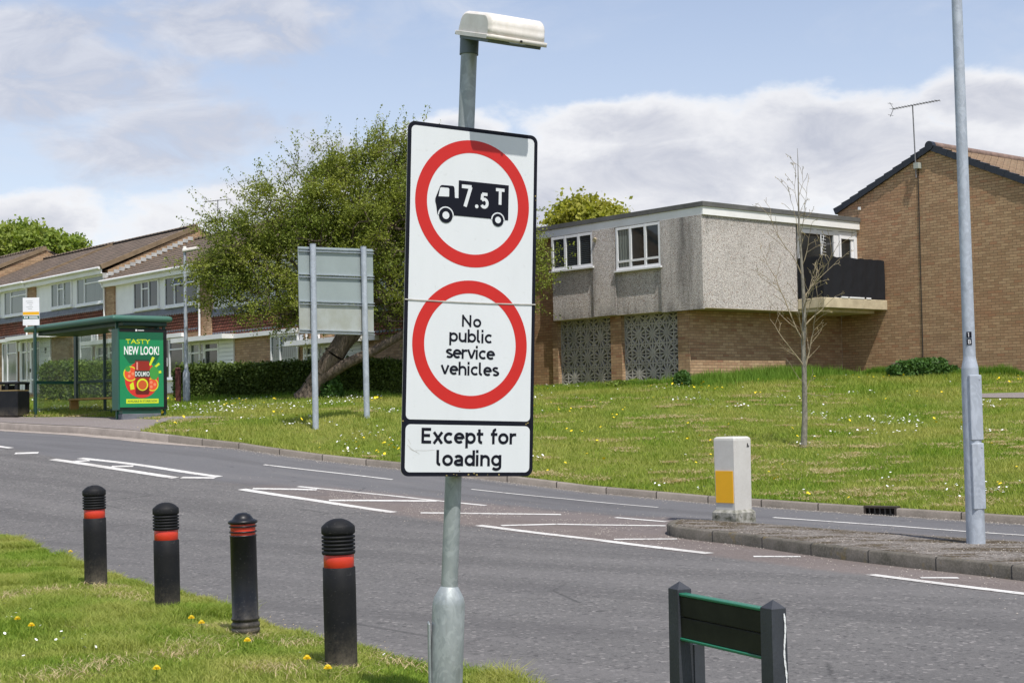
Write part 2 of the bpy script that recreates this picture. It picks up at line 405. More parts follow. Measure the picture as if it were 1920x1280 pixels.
def f_glasscur(k):
    w = k.node('ShaderNodeTexWave', wave_type='BANDS', bands_direction='X'); k.put(w.inputs['Vector'], k.uv); w.inputs['Scale'].default_value = 3.2; w.inputs['Distortion'].default_value = 2.5; w.inputs['Detail'].default_value = 2
    setp(k, k.mix(w.outputs[0], (.09, .115, .11), (.20, .235, .22)), .07, .6)
M_glasscur = mat('curtained_glass', f_glasscur)
def f_blind(k):
    w = k.node('ShaderNodeTexWave', wave_type='BANDS', bands_direction='Y'); k.put(w.inputs['Vector'], k.uv); w.inputs['Scale'].default_value = 6
    setp(k, k.mix(k.ramp(w.outputs[0], .3, .6), (.012, .016, .018), (.05, .06, .065)), .08, .6)
M_blind = mat('blinds_behind_glass', f_blind)
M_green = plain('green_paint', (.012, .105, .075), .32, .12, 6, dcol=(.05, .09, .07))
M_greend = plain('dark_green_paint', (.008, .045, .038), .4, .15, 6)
M_greenroof = plain('green_roof', (.035, .13, .095), .45, .15, 3, dcol=(.12, .16, .12))
M_wood = plain('bench_timber', (.50, .27, .07), .6, .3, 9)
def f_clear(k):
    nt = k; tr = k.node('ShaderNodeBsdfTransparent'); gl = k.node('ShaderNodeBsdfGlossy'); gl.inputs['Roughness'].default_value = .05; gl.inputs['Color'].default_value = (.8, .9, .9, 1)
    tr.inputs[0].default_value = (.88, .91, .89, 1)
    df = k.node('ShaderNodeBsdfDiffuse'); df.inputs[0].default_value = (.25, .27, .24, 1)
    m1 = k.node('ShaderNodeMixShader'); m1.inputs[0].default_value = .10; k.l.new(tr.outputs[0], m1.inputs[1]); k.l.new(gl.outputs[0], m1.inputs[2])
    m2 = k.node('ShaderNodeMixShader'); k.put(m2.inputs[0], k.math('MULTIPLY', k.noise(k.obj, 3, 4), .25)); k.l.new(m1.outputs[0], m2.inputs[1]); k.l.new(df.outputs[0], m2.inputs[2])
    k.l.new(m2.outputs[0], k.n['Material Output'].inputs[0])
M_clear = mat('scratched_glazing', f_clear)

def f_galv(base, dark, sc=9, met=.35):
    def f(k):
        v = k.voro(k.mapping(k.obj, (1, 1, .6)), sc * 2.2, 'Color'); v9 = k.ramp(k.noise(k.mapping(k.obj, (1, 1, .7)), sc * 1.6, 2, .4, 2.5), .52, .58); s = k.node('ShaderNodeSeparateColor'); k.put(s.inputs[0], v)
        n = k.noise(k.mapping(k.obj, (1, 1, .5)), sc, 5, .65); st = k.noise(k.mapping(k.obj, (9, 9, .8)), 2, 4, .6)
        c = k.mix(k.ramp(n, .35, .68), dark, base)
        c = k.mix(k.math('MULTIPLY', s.outputs[0], .25), c, tuple(min(1, a * 1.35) for a in base)); c = k.mix(k.math('MULTIPLY', v9, .22), c, tuple(min(1, a * 1.5) for a in base))
        c = k.mix(k.math('MULTIPLY', k.ramp(st, .6, .8), .35), c, (.15, .14, .11))
        setp(k, c, k.math('ADD', .45, k.math('MULTIPLY', s.outputs[1], .15)), .4, metal=met)
    return f
M_galv = mat('galvanised_steel', f_galv((.35, .38, .385), (.22, .25, .255)))
M_galv_b = mat('pale_galvanised_steel', f_galv((.42, .46, .51), (.33, .365, .41), 5, .25))
M_collar = plain('collar_grey', (.12, .15, .17), .5, .15, 6)
def f_plate(k):
    n = k.noise(k.obj, 30, 4, .6); n2 = k.noise(k.mapping(k.obj, (1.2, 1, .35)), 3, 5, .7); v = k.voro(k.obj, 170)
    c = k.mix(k.math('MULTIPLY', k.ramp(n2, .45, .8), .22), (.67, .695, .72), (.47, .49, .49))
    c = k.mix(k.math('MULTIPLY', k.ramp(n, .62, .75), .3), c, (.45, .46, .45))
    setp(k, c, .45, .35, k.bump(v, .12, .001))
M_plate = mat('reflective_white', f_plate)
M_signred = plain('sign_red', (.55, .020, .016), .42, .05, 6, spec=.35)
M_signblk = plain('sign_black', (.008, .009, .016), .5, .05, 9, spec=.15)
M_edge = plain('sign_edge', (.55, .53, .48), .5, .3, 12)
M_chip = plain('flaked_ochre', (.35, .27, .10), .8, .2)
def f_hood(k):
    n = k.noise(k.obj, 9, 5, .7); n2 = k.noise(k.mapping(k.obj, (30, 6, 6)), 1, 3); s = k.node('ShaderNodeSeparateXYZ'); k.put(s.inputs[0], k.obj)
    c = k.mix(k.math('MULTIPLY', k.ramp(n, .4, .7), .4), (.74, .71, .665), (.42, .36, .28))
    c = k.mix(k.math('MULTIPLY', k.ramp(n2, .5, .8), .3), c, (.50, .42, .31))
    setp(k, c, .4, .4)
M_hood = mat('weathered_hood', f_hood)
M_back_up = plain('sign_back_grey', (.33, .385, .385), .55, .08, 2)
M_back_lo = plain('sign_back_pale', (.43, .46, .44), .6, .22, 3, dcol=(.28, .28, .20))
M_aer = plain('aerial_metal', (.18, .18, .19), .5, .2, 9)
M_yellow = plain('yellow_reflector', (.80, .42, .01), .35, .04, 9)
M_bolw = plain('white_bollard', (.58, .57, .53), .6, .16, 2.2, dcol=(.33, .31, .26))
M_bolbase = plain('stained_base', (.42, .41, .37), .8, .5, 9, dcol=(.08, .08, .05))
M_nplate = plain('dark_board', (.020, .022, .013), .7, .3, 8, spec=.25)
M_npost = plain('slate_post', (.040, .045, .057), .6, .25, 7, bump=.3)
M_npgreen = plain('green_edge', (.012, .16, .09), .35, .12, 8)
M_wpaint = plain('spilt_white_paint', (.75, .76, .78), .5, .12, 30)
M_digit = plain('white_digit', (.7, .7, .7), .6, .1)

def f_road(k):
    at = lambda n: k.node('ShaderNodeAttribute', attribute_name=n).outputs['Fac']
    pos = k.obj
    v = k.voro(pos, 120, 'Color'); s = k.node('ShaderNodeSeparateColor'); k.put(s.inputs[0], v)
    v2 = k.voro(pos, 38, 'Color'); s2 = k.node('ShaderNodeSeparateColor'); k.put(s2.inputs[0], v2)
    n = k.noise(pos, .35, 5, .6); n2 = k.noise(pos, 2.5, 4, .6)
    near = k.mix(s.outputs[0], (.103, .100, .096), (.158, .152, .147))
    near = k.mix(k.ramp(s2.outputs[0], .90, .99), near, (.25, .235, .225))
    near = k.mix(k.ramp(s2.outputs[1], .84, .97), near, (.078, .075, .074))
    far = k.mix(s.outputs[0], (.108, .107, .110), (.158, .157, .162))
    c = k.mix(at('far'), near, far)
    c = k.mix(k.math('MULTIPLY', k.ramp(n, .35, .7), .22), c, (.085, .08, .085))
    c = k.mix(k.math('MULTIPLY', k.ramp(n2, .5, .8), .18), c, (.19, .178, .17))
    tr = k.mapping(pos, (1, 1, 1), (0, 0, 0), (0, 0, rad(33))); trk = k.noise(k.mapping(tr, (.09, 1.1, 1)), 1.3, 3, .55)
    c = k.mix(k.math('MULTIPLY', k.ramp(trk, .50, .64, True), .32), c, (.075, .072, .072)); c = k.mix(k.math('MULTIPLY', k.ramp(trk, .46, .36, True), .22), c, (.20, .19, .185))
    spot = k.voro(pos, 1.3); c = k.mix(k.math('MULTIPLY', k.ramp(spot, .07, .04), .5), c, (.04, .04, .04))
    h = at('hatch'); hm = k.ramp(k.math('ADD', h, k.math('MULTIPLY', k.math('SUBTRACT', k.noise(pos, 1.6, 5, .65), .5), 1.1)), .2, .85, True)
    brown = k.mix(s.outputs[1], (.135, .095, .08), (.27, .205, .175))
    c = k.mix(k.math('MULTIPLY', hm, .42), c, brown)
    g = at('gutter'); c = k.mix(k.math('MULTIPLY', k.ramp(k.math('ADD', g, k.math('MULTIPLY', k.noise(pos, 5, 4), .5)), .6, 1.2), .6), c, (.20, .175, .14))
    cr = k.voro(k.mapping(pos, (1, 1, 0)), .45, 'Distance', 'DISTANCE_TO_EDGE')
    crm = k.math('MULTIPLY', k.math('MULTIPLY', k.ramp(cr, .012, .002), k.ramp(k.noise(pos, .6, 3), .55, .62)), .5)
    c = k.mix(crm, c, (.03, .03, .03))
    setp(k, c, .88, .25, k.bump(s.outputs[0], .35, .003))
M_road = mat('asphalt', f_road)
def f_mark(k):
    n = k.noise(k.obj, 9, 5, .7); v = k.voro(k.obj, 60, 'Color'); s = k.node('ShaderNodeSeparateColor'); k.put(s.inputs[0], v)
    m = k.math('MULTIPLY', k.ramp(n, .50, .66), k.ramp(s.outputs[0], .3, .8))
    setp(k, k.mix(m, k.mix(k.ramp(k.noise(k.obj, 1.2, 3), .4, .7), (.66, .65, .62), (.50, .48, .45)), (.2, .18, .17)), .7, .3)
M_mark = mat('road_paint', f_mark)
def f_kerb(k):
    b = k.node('ShaderNodeTexBrick'); k.put(b.inputs['Vector'], k.uv); b.offset = 0; b.inputs['Scale'].default_value = 1; b.inputs['Brick Width'].default_value = .914; b.inputs['Row Height'].default_value = 4; b.inputs['Mortar Size'].default_value = .010
    b.inputs['Color1'].default_value = (0, 0, 0, 1); b.inputs['Color2'].default_value = (1, 1, 1, 1); b.inputs['Mortar'].default_value = (0, 0, 0, 1)
    n = k.noise(k.obj, 3, 5, .65); f = k.noise(k.obj, 50, 4, .6)
    c = k.mix(b.outputs['Color'], (.20, .175, .15), (.29, .255, .22))
    c = k.mix(k.math('MULTIPLY', k.ramp(n, .4, .75), .65), c, (.11, .098, .08))
    c = k.mix(k.math('MULTIPLY', k.ramp(f, .45, .7), .4), c, (.33, .29, .25))
    c = k.mix(b.outputs['Fac'], c, (.04, .035, .03))
    setp(k, c, .92, .2, k.bump(f, .4, .006))
M_kerb = mat('kerb_concrete', f_kerb)
def f_kerb2(k):
    b = k.node('ShaderNodeTexBrick'); k.put(b.inputs['Vector'], k.uv); b.offset = 0; b.inputs['Scale'].default_value = 1; b.inputs['Brick Width'].default_value = .914; b.inputs['Row Height'].default_value = 4; b.inputs['Mortar Size'].default_value = .008
    n = k.noise(k.obj, 4, 5, .65); f = k.noise(k.obj, 45, 4, .6)
    c = k.mix(k.ramp(n, .35, .7), (.15, .135, .115), (.075, .07, .055))
    c = k.mix(k.math('MULTIPLY', k.ramp(f, .45, .72), .35), c, (.26, .235, .20))
    c = k.mix(k.math('MULTIPLY', k.ramp(k.noise(k.obj, 7, 4), .6, .72), .5), c, (.17, .12, .03))
    c = k.mix(b.outputs['Fac'], c, (.03, .03, .03))
    setp(k, c, .92, .2, k.bump(f, .5, .008))
M_kerb2 = mat('mossy_kerb', f_kerb2)
def f_pave(k):
    n = k.noise(k.obj, .8, 5, .6); v = k.voro(k.obj, 70, 'Color'); s = k.node('ShaderNodeSeparateColor'); k.put(s.inputs[0], v)
    c = k.mix(s.outputs[0], (.16, .14, .135), (.27, .24, .225)); c = k.mix(k.math('MULTIPLY', k.ramp(n, .4, .7), .4), c, (.20, .17, .15))
    setp(k, c, .9, .2)
M_pave = mat('footway_asphalt', f_pave)
def f_island(k):
    v = k.voro(k.obj, 34, 'Color'); s = k.node('ShaderNodeSeparateColor'); k.put(s.inputs[0], v); d = k.voro(k.obj, 34)
    n = k.noise(k.mapping(k.obj, (.6, 1.4, 1)), 2.2, 6, .7)
    c = k.mix(s.outputs[0], (.15, .135, .12), (.30, .275, .25)); c = k.mix(k.ramp(d, .55, .9), c, (.07, .06, .05))
    m = k.ramp(n, .47, .56)
    c = k.mix(k.math('MULTIPLY', m, .85), c, k.mix(s.outputs[1], (.035, .024, .014), (.10, .075, .035)))
    setp(k, c, .95, .15, k.bump(k.math('SUBTRACT', k.math('MULTIPLY', m, .8), d), .8, .02))
M_island = mat('aggregate_infill', f_island)
def f_turf(k):
    n = k.noise(k.obj, .30, 5, .6); n2 = k.noise(k.obj, 1.8, 5, .65); f = k.noise(k.obj, 34, 4, .7)
    c = k.mix(k.ramp(n, .35, .68), (.15, .22, .025), (.27, .28, .06))
    c = k.mix(k.math('MULTIPLY', k.ramp(n2, .52, .72), .6), c, (.36, .31, .13))
    c = k.mix(k.ramp(f, .38, .66), k.mix(.5, c, (.035, .06, .012)), c)
    setp(k, c, 1, .1, k.bump(f, 1, .04))
M_turf = mat('turf', f_turf)
def foliage(name, cols, trans=.35, sc=.8, rough=.6):
    def f(k):
        n = k.noise(k.pos, sc, 3, .6)
        c = k.mix(k.isl, cols[0], cols[1]); c = k.mix(k.math('MULTIPLY', k.ramp(n, .38, .66), .7), c, cols[2])
        df = k.node('ShaderNodeBsdfTranslucent'); k.put(df.inputs[0], k.mix(1, c, (1.25, 1.3, .6), 'MULTIPLY'))
        setp(k, c, rough, .25)
        m = k.node('ShaderNodeMixShader'); m.inputs[0].default_value = trans
        k.l.new(k.b.outputs[0], m.inputs[1]); k.l.new(df.outputs[0], m.inputs[2]); k.l.new(m.outputs[0], k.n['Material Output'].inputs[0])
    return mat(name, f)
M_blade = foliage('grass_blade', ((.135, .235, .026), (.32, .41, .065), (.50, .46, .16)), .4, .9, .75)
M_bladel = foliage('bank_blade', ((.12, .22, .022), (.30, .39, .052), (.48, .44, .14)), .4, .45, .75)
M_lush = foliage('lush_blade', ((.085, .19, .018), (.19, .32, .04), (.22, .33, .05)), .35, .8)
M_straw = foliage('straw', ((.42, .33, .19), (.62, .50, .30), (.50, .39, .22)), .2, 3)
M_haw = foliage('hawthorn_leaf', ((.085, .125, .020), (.22, .27, .044), (.31, .33, .055)), .3, 1.1)
M_hedge = foliage('hedge_leaf', ((.045, .075, .015), (.13, .18, .035), (.09, .14, .028)), .2, 1.5)
M_hedge2 = foliage('privet_leaf', ((.09, .15, .025), (.21, .30, .05), (.27, .33, .06)), .25, 1.5)
M_bush = foliage('bush_leaf', ((.03, .08, .018), (.08, .17, .035), (.09, .17, .04)), .25, 1.5)
M_far1 = foliage('ash_leaf', ((.14, .22, .04), (.26, .34, .06), (.32, .34, .08)), .35, .5)
M_far2 = foliage('maple_leaf', ((.24, .28, .04), (.42, .42, .07), (.34, .30, .06)), .35, .5)
def f_bark(k):
    n = k.noise(k.mapping(k.obj, (1, 1, .3)), 14, 6, .7); c = k.mix(k.ramp(n, .35, .7), (.06, .046, .034), (.20, .16, .125)); setp(k, c, .95, .15, k.bump(n, 1, .05))
M_bark = mat('bark', f_bark)
def f_bark2(k):
    n = k.noise(k.mapping(k.obj, (1, 1, .5)), 20, 5, .7); c = k.mix(k.ramp(n, .35, .7), (.13, .12, .095), (.31, .29, .24)); setp(k, c, .9, .2, k.bump(n, .5, .01))
M_bark2 = mat('sapling_bark', f_bark2)
M_twig = plain('twig', (.34, .28, .18), .85, .2, 9)
M_bud = plain('bud', (.28, .22, .07), .8, .2, 9)
M_daisy = plain('daisy_petals', (.85, .85, .82), .6, .02)
M_dand = plain('dandelion_petals', (.90, .66, .01), .6, .05)
M_stone = plain('grit', (.40, .36, .32), .9, .3, 30)
M_litter = plain('litter', (.7, .72, .72), .6, .1)
# ------------------------------------------------------------------ the setting
def xs_profile():
    a = np.concatenate([-np.geomspace(14, 500, 40)[::-1], np.arange(-13.8, 13.9, .2), np.geomspace(14, 500, 40)]); return a
XS = xs_profile()
# bank: from the back of the kerb to the houses and beyond
TS = np.concatenate([np.arange(.125, 30, .25), np.geomspace(30.2, 700, 40)])
X, T = np.meshgrid(XS, TS, indexing='ij'); Y = K(X) + T; Z = BANK(X, Y) + np.where(T < .2, -.015, 0)
bank = npmesh('grass_bank', np.stack([X, Y, Z], -1).reshape(-1, 3), grid_faces(len(XS), len(TS)), M_turf, smooth=True); tag(bank, kind='structure')
TV = np.concatenate([np.arange(0, 14, .2), np.geomspace(14.2, 120, 16)])
XV = np.concatenate([-np.geomspace(16, 200, 16)[::-1], np.arange(-15.8, 9, .2)])
X, T = np.meshgrid(XV, TV, indexing='ij'); Y = E_(X) - T; Z = VERGE(X, Y)
tag(npmesh('grass_verge', np.stack([X, Y, Z], -1).reshape(-1, 3), grid_faces(len(XV), len(TV))[:, ::-1], M_turf, smooth=True), kind='structure')
g = MB(); g.face([(-1500, -1500, -1.2), (1500, -1500, -1.2), (1500, 1500, -1.2), (-1500, 1500, -1.2)]); tag(g.build('ground', M_turf), kind='structure')

# centre line of the hatching, for the old brownish surfacing there
near_l = [hit(px, py, ROADf) for px, py in [(0, 838), (98, 861), (214, 878), (329, 896), (453, 917), (597, 938.7), (740, 960.5), (897, 984.7), (1115, 1011), (1331, 1037.5), (1632, 1076.8), (1920, 1112.6)]]
far_l = [hit(px, py, ROADf) for px, py in [(0, 835), (150, 859), (412, 893.6), (559, 912), (911, 947.5), (1154, 970), (1265, 976), (1627, 999), (1920, 1018)]]
n1 = np.array(sorted([(v.x, v.y) for v in near_l])); n2 = np.array(sorted([(v.x, v.y) for v in far_l]))
def roadattr(x, y):
    a = np.interp(x, n1[:, 0], n1[:, 1]); b = np.interp(x, n2[:, 0], n2[:, 1]); b = np.maximum(b, a + .1)
    d = np.minimum(y - a + .15, b - y + .3)
    fade = np.clip((x + 5.5) / 3.5, 0, 1)
    hatch = np.clip(.5 + d / .9, 0, 1) * fade
    far = np.clip(((y - (a + b) / 2) / .25) + .5, 0, 1)
    gut = np.exp(-np.maximum(K(x) - y, 0) / .22) * .9
    return hatch, far, gut
NU = 150
tt = np.linspace(0, 1, NU)
XR = np.concatenate([-np.geomspace(14, 250, 20)[::-1], np.arange(-13.8, 13.9, .16), np.geomspace(14, 40, 10)])
X, T = np.meshgrid(XR, tt, indexing='ij'); Y = (E_(X) - .25) * (1 - T) + (K(X) + .02) * T; Z = ROADf(X, Y)
hh, ff, gg = roadattr(X, Y)
tag(npmesh('road', np.stack([X, Y, Z], -1).reshape(-1, 3), grid_faces(len(XR), NU), M_road, smooth=True, attrs={'hatch': hh, 'far': ff, 'gutter': gg}), kind='structure')

def strip(name, A, B, fn, lift, m, na=40, nb=6, kind='structure'):
    """a thin sheet between two ground polylines, laid on the height function"""
    def res(L):
        L = [Vector(p) for p in L]; d = [0]
        for a, b in zip(L[:-1], L[1:]): d.append(d[-1] + (b - a).length)
        q = np.linspace(0, d[-1], na); return np.stack([np.interp(q, d, [p[i] for p in L]) for i in range(2)], 1)
    a, b = res(A), res(B); t_ = np.linspace(0, 1, nb)[None, :, None]
    XY = a[:, None] * (1 - t_) + b[:, None] * t_; z = fn(XY[..., 0], XY[..., 1]) + lift
    o = npmesh(name, np.concatenate([XY, z[..., None]], -1).reshape(-1, 3), grid_faces(na, nb), m, smooth=True)
    if kind: tag(o, kind=kind)
    return o
# painted lines: each one sheet 4 mm above the road
def line(p, q, w, w2=None):
    a, b = hit(*p, ROADf), hit(*q, ROADf); d = (b - a); d.z = 0; d.normalize(); n = Vector((-d.y, d.x, 0)); w2 = w2 or w
    return strip('road_marking', [a - n * w / 2, b - n * w2 / 2], [a + n * w / 2, b + n * w2 / 2], ROADf, .005, M_mark, 24, 3)
LW = .125
for p, q, w in [((-60, 829), (21, 840), LW), ((28, 850), (72, 848.7), .2), ((98, 861), (214, 878.3), .17), ((214, 878.3), (329, 896), .17), ((150, 859), (412, 893.6), .15), ((133, 865.2), (168, 863.2), .16), ((209, 874.6), (250, 873.8), .17), ((340, 895.2), (403, 896), .16),
                ((453, 917), (597, 939), .16), ((597, 939), (739.5, 960.5), .16), ((474, 916), (594, 918), .15), ((617, 938), (818, 939.2), .15), ((559, 912), (736, 929.5), .10), ((736, 929.5), (911, 947.5), .10), ((788.6, 961.3), (1052, 964.5), .13),
                ((897, 984.7), (1115, 1011.3), .15), ((1115, 1011.3), (1331, 1037.5), .15), ((940, 985.2), (1044, 982.6), .12), ((1044, 982.6), (1248, 985.5), .12), ((1151, 1011), (1270, 1010.3), .12), ((1154, 970), (1250, 978), .10),
                ((1631.7, 1077), (1775, 1095.5), .12), ((1775, 1095.5), (2010, 1124), .12), ((1726, 1083.2), (1797, 1083.4), .11), ((1412.7, 1043.2), (1501, 1043.4), .12),
                ((1450, 970), (1680, 986), .085), ((1680, 986), (2020, 1009.5), .085), ((884, 917), (1055, 934.5), .06), ((1055, 934.5), (1234, 951), .06), ((495, 871), (620, 885.5), .07), ((620, 885.5), (736, 899), .07)]:
    line(p, q, w)

# kerbs
def kerb_mesh(name, L, m, h=.105, w=.125, side=1, base=ROADf, pale=None):
    """L: ground points (x,y) along the foot of the kerb; the top lies to its left (side=1)"""
    L = [Vector((p[0], p[1], 0)) for p in L]; d = [0]
    for a, b in zip(L[:-1], L[1:]): d.append(d[-1] + (b - a).length)
    n = max(2, int(d[-1] / .12)); q = np.linspace(0, d[-1], n)
    px_ = np.interp(q, d, [p.x for p in L]); py_ = np.interp(q, d, [p.y for p in L])
    tx = np.gradient(px_); ty = np.gradient(py_); ln = np.hypot(tx, ty); nx, ny = -ty / ln * side, tx / ln * side
    z = base(px_, py_); hs = h(px_) if callable(h) else np.full(n, h)
    prof = [(0, -.06, 0), (.0, None, -.018), (.018, None, 0), (w, None, 0.0), (w + .01, None, -.05)]
    V = []; U = []
    for (o, k, dz) in prof:
        zz = z - .06 if k is not None else z + hs + dz
        V.append(np.stack([px_ + nx * o, py_ + ny * o, zz], 1)); U.append(np.stack([q, zz * 0 + o + (0 if k is not None else .1)], 1))
    V = np.stack(V, 1).reshape(-1, 3); U = np.stack(U, 1).reshape(-1, 2)
    f = grid_faces(n, len(prof)); f = f if side < 0 else f[:, ::-1]
    return tag(npmesh(name, V, f, m, uv=U), kind='structure')
kxs = np.concatenate([np.arange(-40, -14, 1.0), np.arange(-14, 14, .12), np.arange(14, 24, .5)])
GX0, GX1 = hit(1626, 966, ROADf).x, hit(1685, 969, ROADf).x       # gap for the gully inlet
def kpiece(x0, x1): xs = kxs[(kxs >= x0) & (kxs <= x1)]; xs = np.concatenate([[x0], xs, [x1]]); return [(x, float(K(x))) for x in xs]
XB = hit(447, 841, ROADf).x
hk = lambda x: .105 + .04 * np.clip((-4.9 - x) / 1.5, 0, 1)
kerb_mesh('kerb', kpiece(XB - 1.5, GX0), M_kerb, h=hk)
kerb_mesh('kerb', kpiece(-40, XB - 1.5), plain('pale_boarding_kerb', (.33, .285, .25), .9, .25, 4), h=hk); kerb_mesh('kerb', kpiece(GX1, 23), M_kerb)
# gully inlet set in the kerb line
a = Vector((GX0, float(K(GX0)), float(ROADf(GX0, K(GX0))))); b = Vector((GX1, float(K(GX1)), float(ROADf(GX1, K(GX1)))))
u = (b - a).normalized(); L_ = (b - a).length; n_ = Vector((-u.y, u.x, 0))
gy = thing('kerb_inlet', 'black iron gully inlet set in the far kerb, right of the white box bollard', 'drain inlet', a, math.atan2(u.y, u.x))
m = MB(); m.box(0, L_, .0, .16, .085, .112); m.box(0, .025, 0, .16, -.05, .085); m.box(L_ - .025, L_, 0, .16, -.05, .085); m.box(0.025, L_ - .025, .14, .16, -.05, .085); m.build('frame', plain('rusty_iron', (.06, .045, .035), .8, .3), gy)
m = MB(); m.box(.03, L_ - .03, .0, .14, -.03, .006); [m.box(x, x + .012, -.003, .02, .006, .085) for x in np.linspace(.08, L_ - .09, 5)]; m.build('grille', M_dark, gy)

# pavement round the bus shelter, footpaths
A = [(x, float(K(x)) + .13) for x in np.arange(-16, hit(262, 823, ROADf).x, .2)]
A = [Vector((p[0], p[1], 0)) for p in A]
Bp = [hit(px, py, BANK, 20, 60) for px, py in [(-330, 775), (-60, 781), (0, 781.5), (120, 782), (230, 783.5), (318, 788)]]
strip('pavement', A, Bp, BANK, .012, M_pave, 90, 12)
A = [hit(px, py, BANK, 20, 60) for px, py in [(300, 792), (360, 786.5), (420, 784)]]; Bp = [hit(px, py, BANK, 20, 60) for px, py in [(300, 781), (360, 781), (430, 781.5)]]
strip('footpath', A, Bp, BANK, .016, M_pave, 20, 4)
A = [hit(px, py, BANK, 25, 60) for px, py in [(1838, 746), (1900, 746.5), (2100, 748)]]; Bp = [hit(px, py, BANK, 25, 60) for px, py in [(1828, 739), (1900, 737), (2100, 736)]]
strip('footpath', A, Bp, BANK, .016, M_pave, 24, 4)
# pale dished channel in front of the raised bus-stop kerb
xs = [x for x in np.arange(-15, hit(447, 841, ROADf).x, .25)]
strip('kerb_channel', [Vector((x, float(K(x)) - .42 * min(1, max(0.1, (xs[-1] - x) / 2)), 0)) for x in xs], [Vector((x, float(K(x)) - .004, 0)) for x in xs], ROADf, .005, plain('pale_channel', (.36, .31, .27), .9, .2, 3), 80, 3)

# traffic island
nz = [hit(px, py, ROADf) for px, py in [(1247, 1000), (1262, 1006.5), (1300, 1012), (1383, 1020.5), (1472, 1034), (1586, 1050), (1708, 1064.5), (1822, 1077), (1920, 1089)]]
fz = [hit(px, py, lambda x, y: ROADf(x, y) + .1) for px, py in [(1249, 985.5), (1256, 979), (1275, 976), (1330, 978.5), (1464, 987.5), (1627, 1000.5), (1749, 1008.5), (1920, 1019.5)]]
near_e = [(v.x, v.y) for v in nz]; far_e = [(v.x, v.y) for v in fz]
dn = Vector((near_e[-1][0] - near_e[-2][0], near_e[-1][1] - near_e[-2][1])).normalized()
near_e += [(near_e[-1][0] + dn.x * k, near_e[-1][1] + dn.y * k) for k in (2, 5, 9)]; far_e += [(far_e[-1][0] + dn.x * k * 1.0, far_e[-1][1] + dn.y * k) for k in (1.5, 4.5, 8)]
loop = near_e[::-1] + far_e           # right -> nose along the near side, then back along the far side
# densify and smooth the loop
def dens(L, step=.06):
    L = np.array(L); d = np.r_[0, np.cumsum(np.hypot(*np.diff(L, axis=0).T))]; q = np.arange(0, d[-1], step); Q = np.stack([np.interp(q, d, L[:, i]) for i in (0, 1)], 1)
    for _ in range(10): Q[1:-1] = (Q[:-2] + Q[1:-1] * 2 + Q[2:]) / 4
    return Q
LQ = dens(loop)
kerb_mesh('island_kerb', [tuple(p) for p in LQ], M_kerb2, h=.13, w=.11, side=-1)
i0 = int(np.argmin(LQ[:, 0])); 
def inset(Q, o):
    t_ = np.gradient(Q, axis=0); t_ /= np.linalg.norm(t_, axis=1)[:, None]; return Q + np.stack([t_[:, 1], -t_[:, 0]], 1) * o
LI = inset(LQ, .105)
strip('traffic_island', [Vector((*p, 0)) for p in LI[:i0][::-1]], [Vector((*p, 0)) for p in LI[i0:]], ROADf, .132, M_island, 160, 14)
ISL = lambda x, y: ROADf(x, y) + .132

# ------------------------------------------------------------------ ground cover
rng = np.random.default_rng(5)
def vnoise(x, y, s, seed=0):
    """cheap value noise for clumping"""
    r = np.random.default_rng(seed); G = r.random((64, 64)); u_ = (x / s) % 64; v_ = (y / s) % 64
    i = np.floor(u_).astype(int) % 64; j = np.floor(v_).astype(int) % 64; a_ = u_ - np.floor(u_); b_ = v_ - np.floor(v_); a_ = a_*a_*(3-2*a_); b_ = b_*b_*(3-2*b_)
    i1, j1 = (i + 1) % 64, (j + 1) % 64
    return G[i, j]*(1-a_)*(1-b_) + G[i1, j]*a_*(1-b_) + G[i, j1]*(1-a_)*b_ + G[i1, j1]*a_*b_
def blades(name, x, y, z, h, w, m, lean=.5, segs=1):
    n = len(x); th = rng.random(n) * 6.283; ph = rng.random(n) * 6.283; ln = rng.random(n) ** .7 * lean * h
    dx, dy = np.cos(th) * w / 2, np.sin(th) * w / 2; lx, ly = np.cos(ph) * ln, np.sin(ph) * ln
    base = np.stack([x, y, z], 1)
    if segs == 1:
        V = np.stack([base + np.stack([-dx, -dy, 0 * x], 1), base + np.stack([dx, dy, 0 * x], 1), base + np.stack([lx, ly, h], 1)], 1).reshape(-1, 3)
        Fc = np.arange(3 * n).reshape(n, 3)
    else:
        mid = base + np.stack([lx * .35, ly * .35, h * .6], 1); tip = base + np.stack([lx * 1.3, ly * 1.3, h * .95], 1); d0 = np.stack([dx, dy, 0 * x], 1)
        V = np.stack([base - d0, base + d0, mid + d0 * .75, mid - d0 * .75, tip], 1).reshape(-1, 3)
        i = np.arange(n)[:, None] * 5; Fc = np.concatenate([i + [0, 1, 2], i + [0, 2, 3], i + [3, 2, 4]], 0)
    return tag(npmesh(name, V, Fc, m), kind='stuff')
def bank_samples(n, x0=-15, x1=17, tmax=26, pw=1.6):
    x = rng.uniform(x0, x1, n * 4); tq = rng.uniform(.13, tmax, n * 4); y = K(x) + tq
    ok = (np.abs(x / y) < .37) & (rng.random(n * 4) < np.clip((22 / y) ** pw, 0, 1))
    return x[ok][:n], y[ok][:n]
def off_path(x, y):   # keep the paved parts clear
    pts = []
    k0 = hit(262, 823, ROADf); k1 = PAVB[-1]
    pav = ((x - k0.x) * (k1.y - k0.y) - (y - k0.y) * (k1.x - k0.x) < 0) & (x < k1.x) & (y < np.interp(x, *zip(*sorted([(p.x, p.y) for p in PAVB]))))
    return ~pav
PAVB = [hit(px, py, BANK, 20, 60) for px, py in [(-330, 775), (-60, 781), (0, 781.5), (120, 782), (230, 783.5), (318, 788)]]
FP2 = sorted([(v.x, v.y) for v in [hit(px, 742, BANK, 25, 60) for px in (1832, 1900, 2100)]])
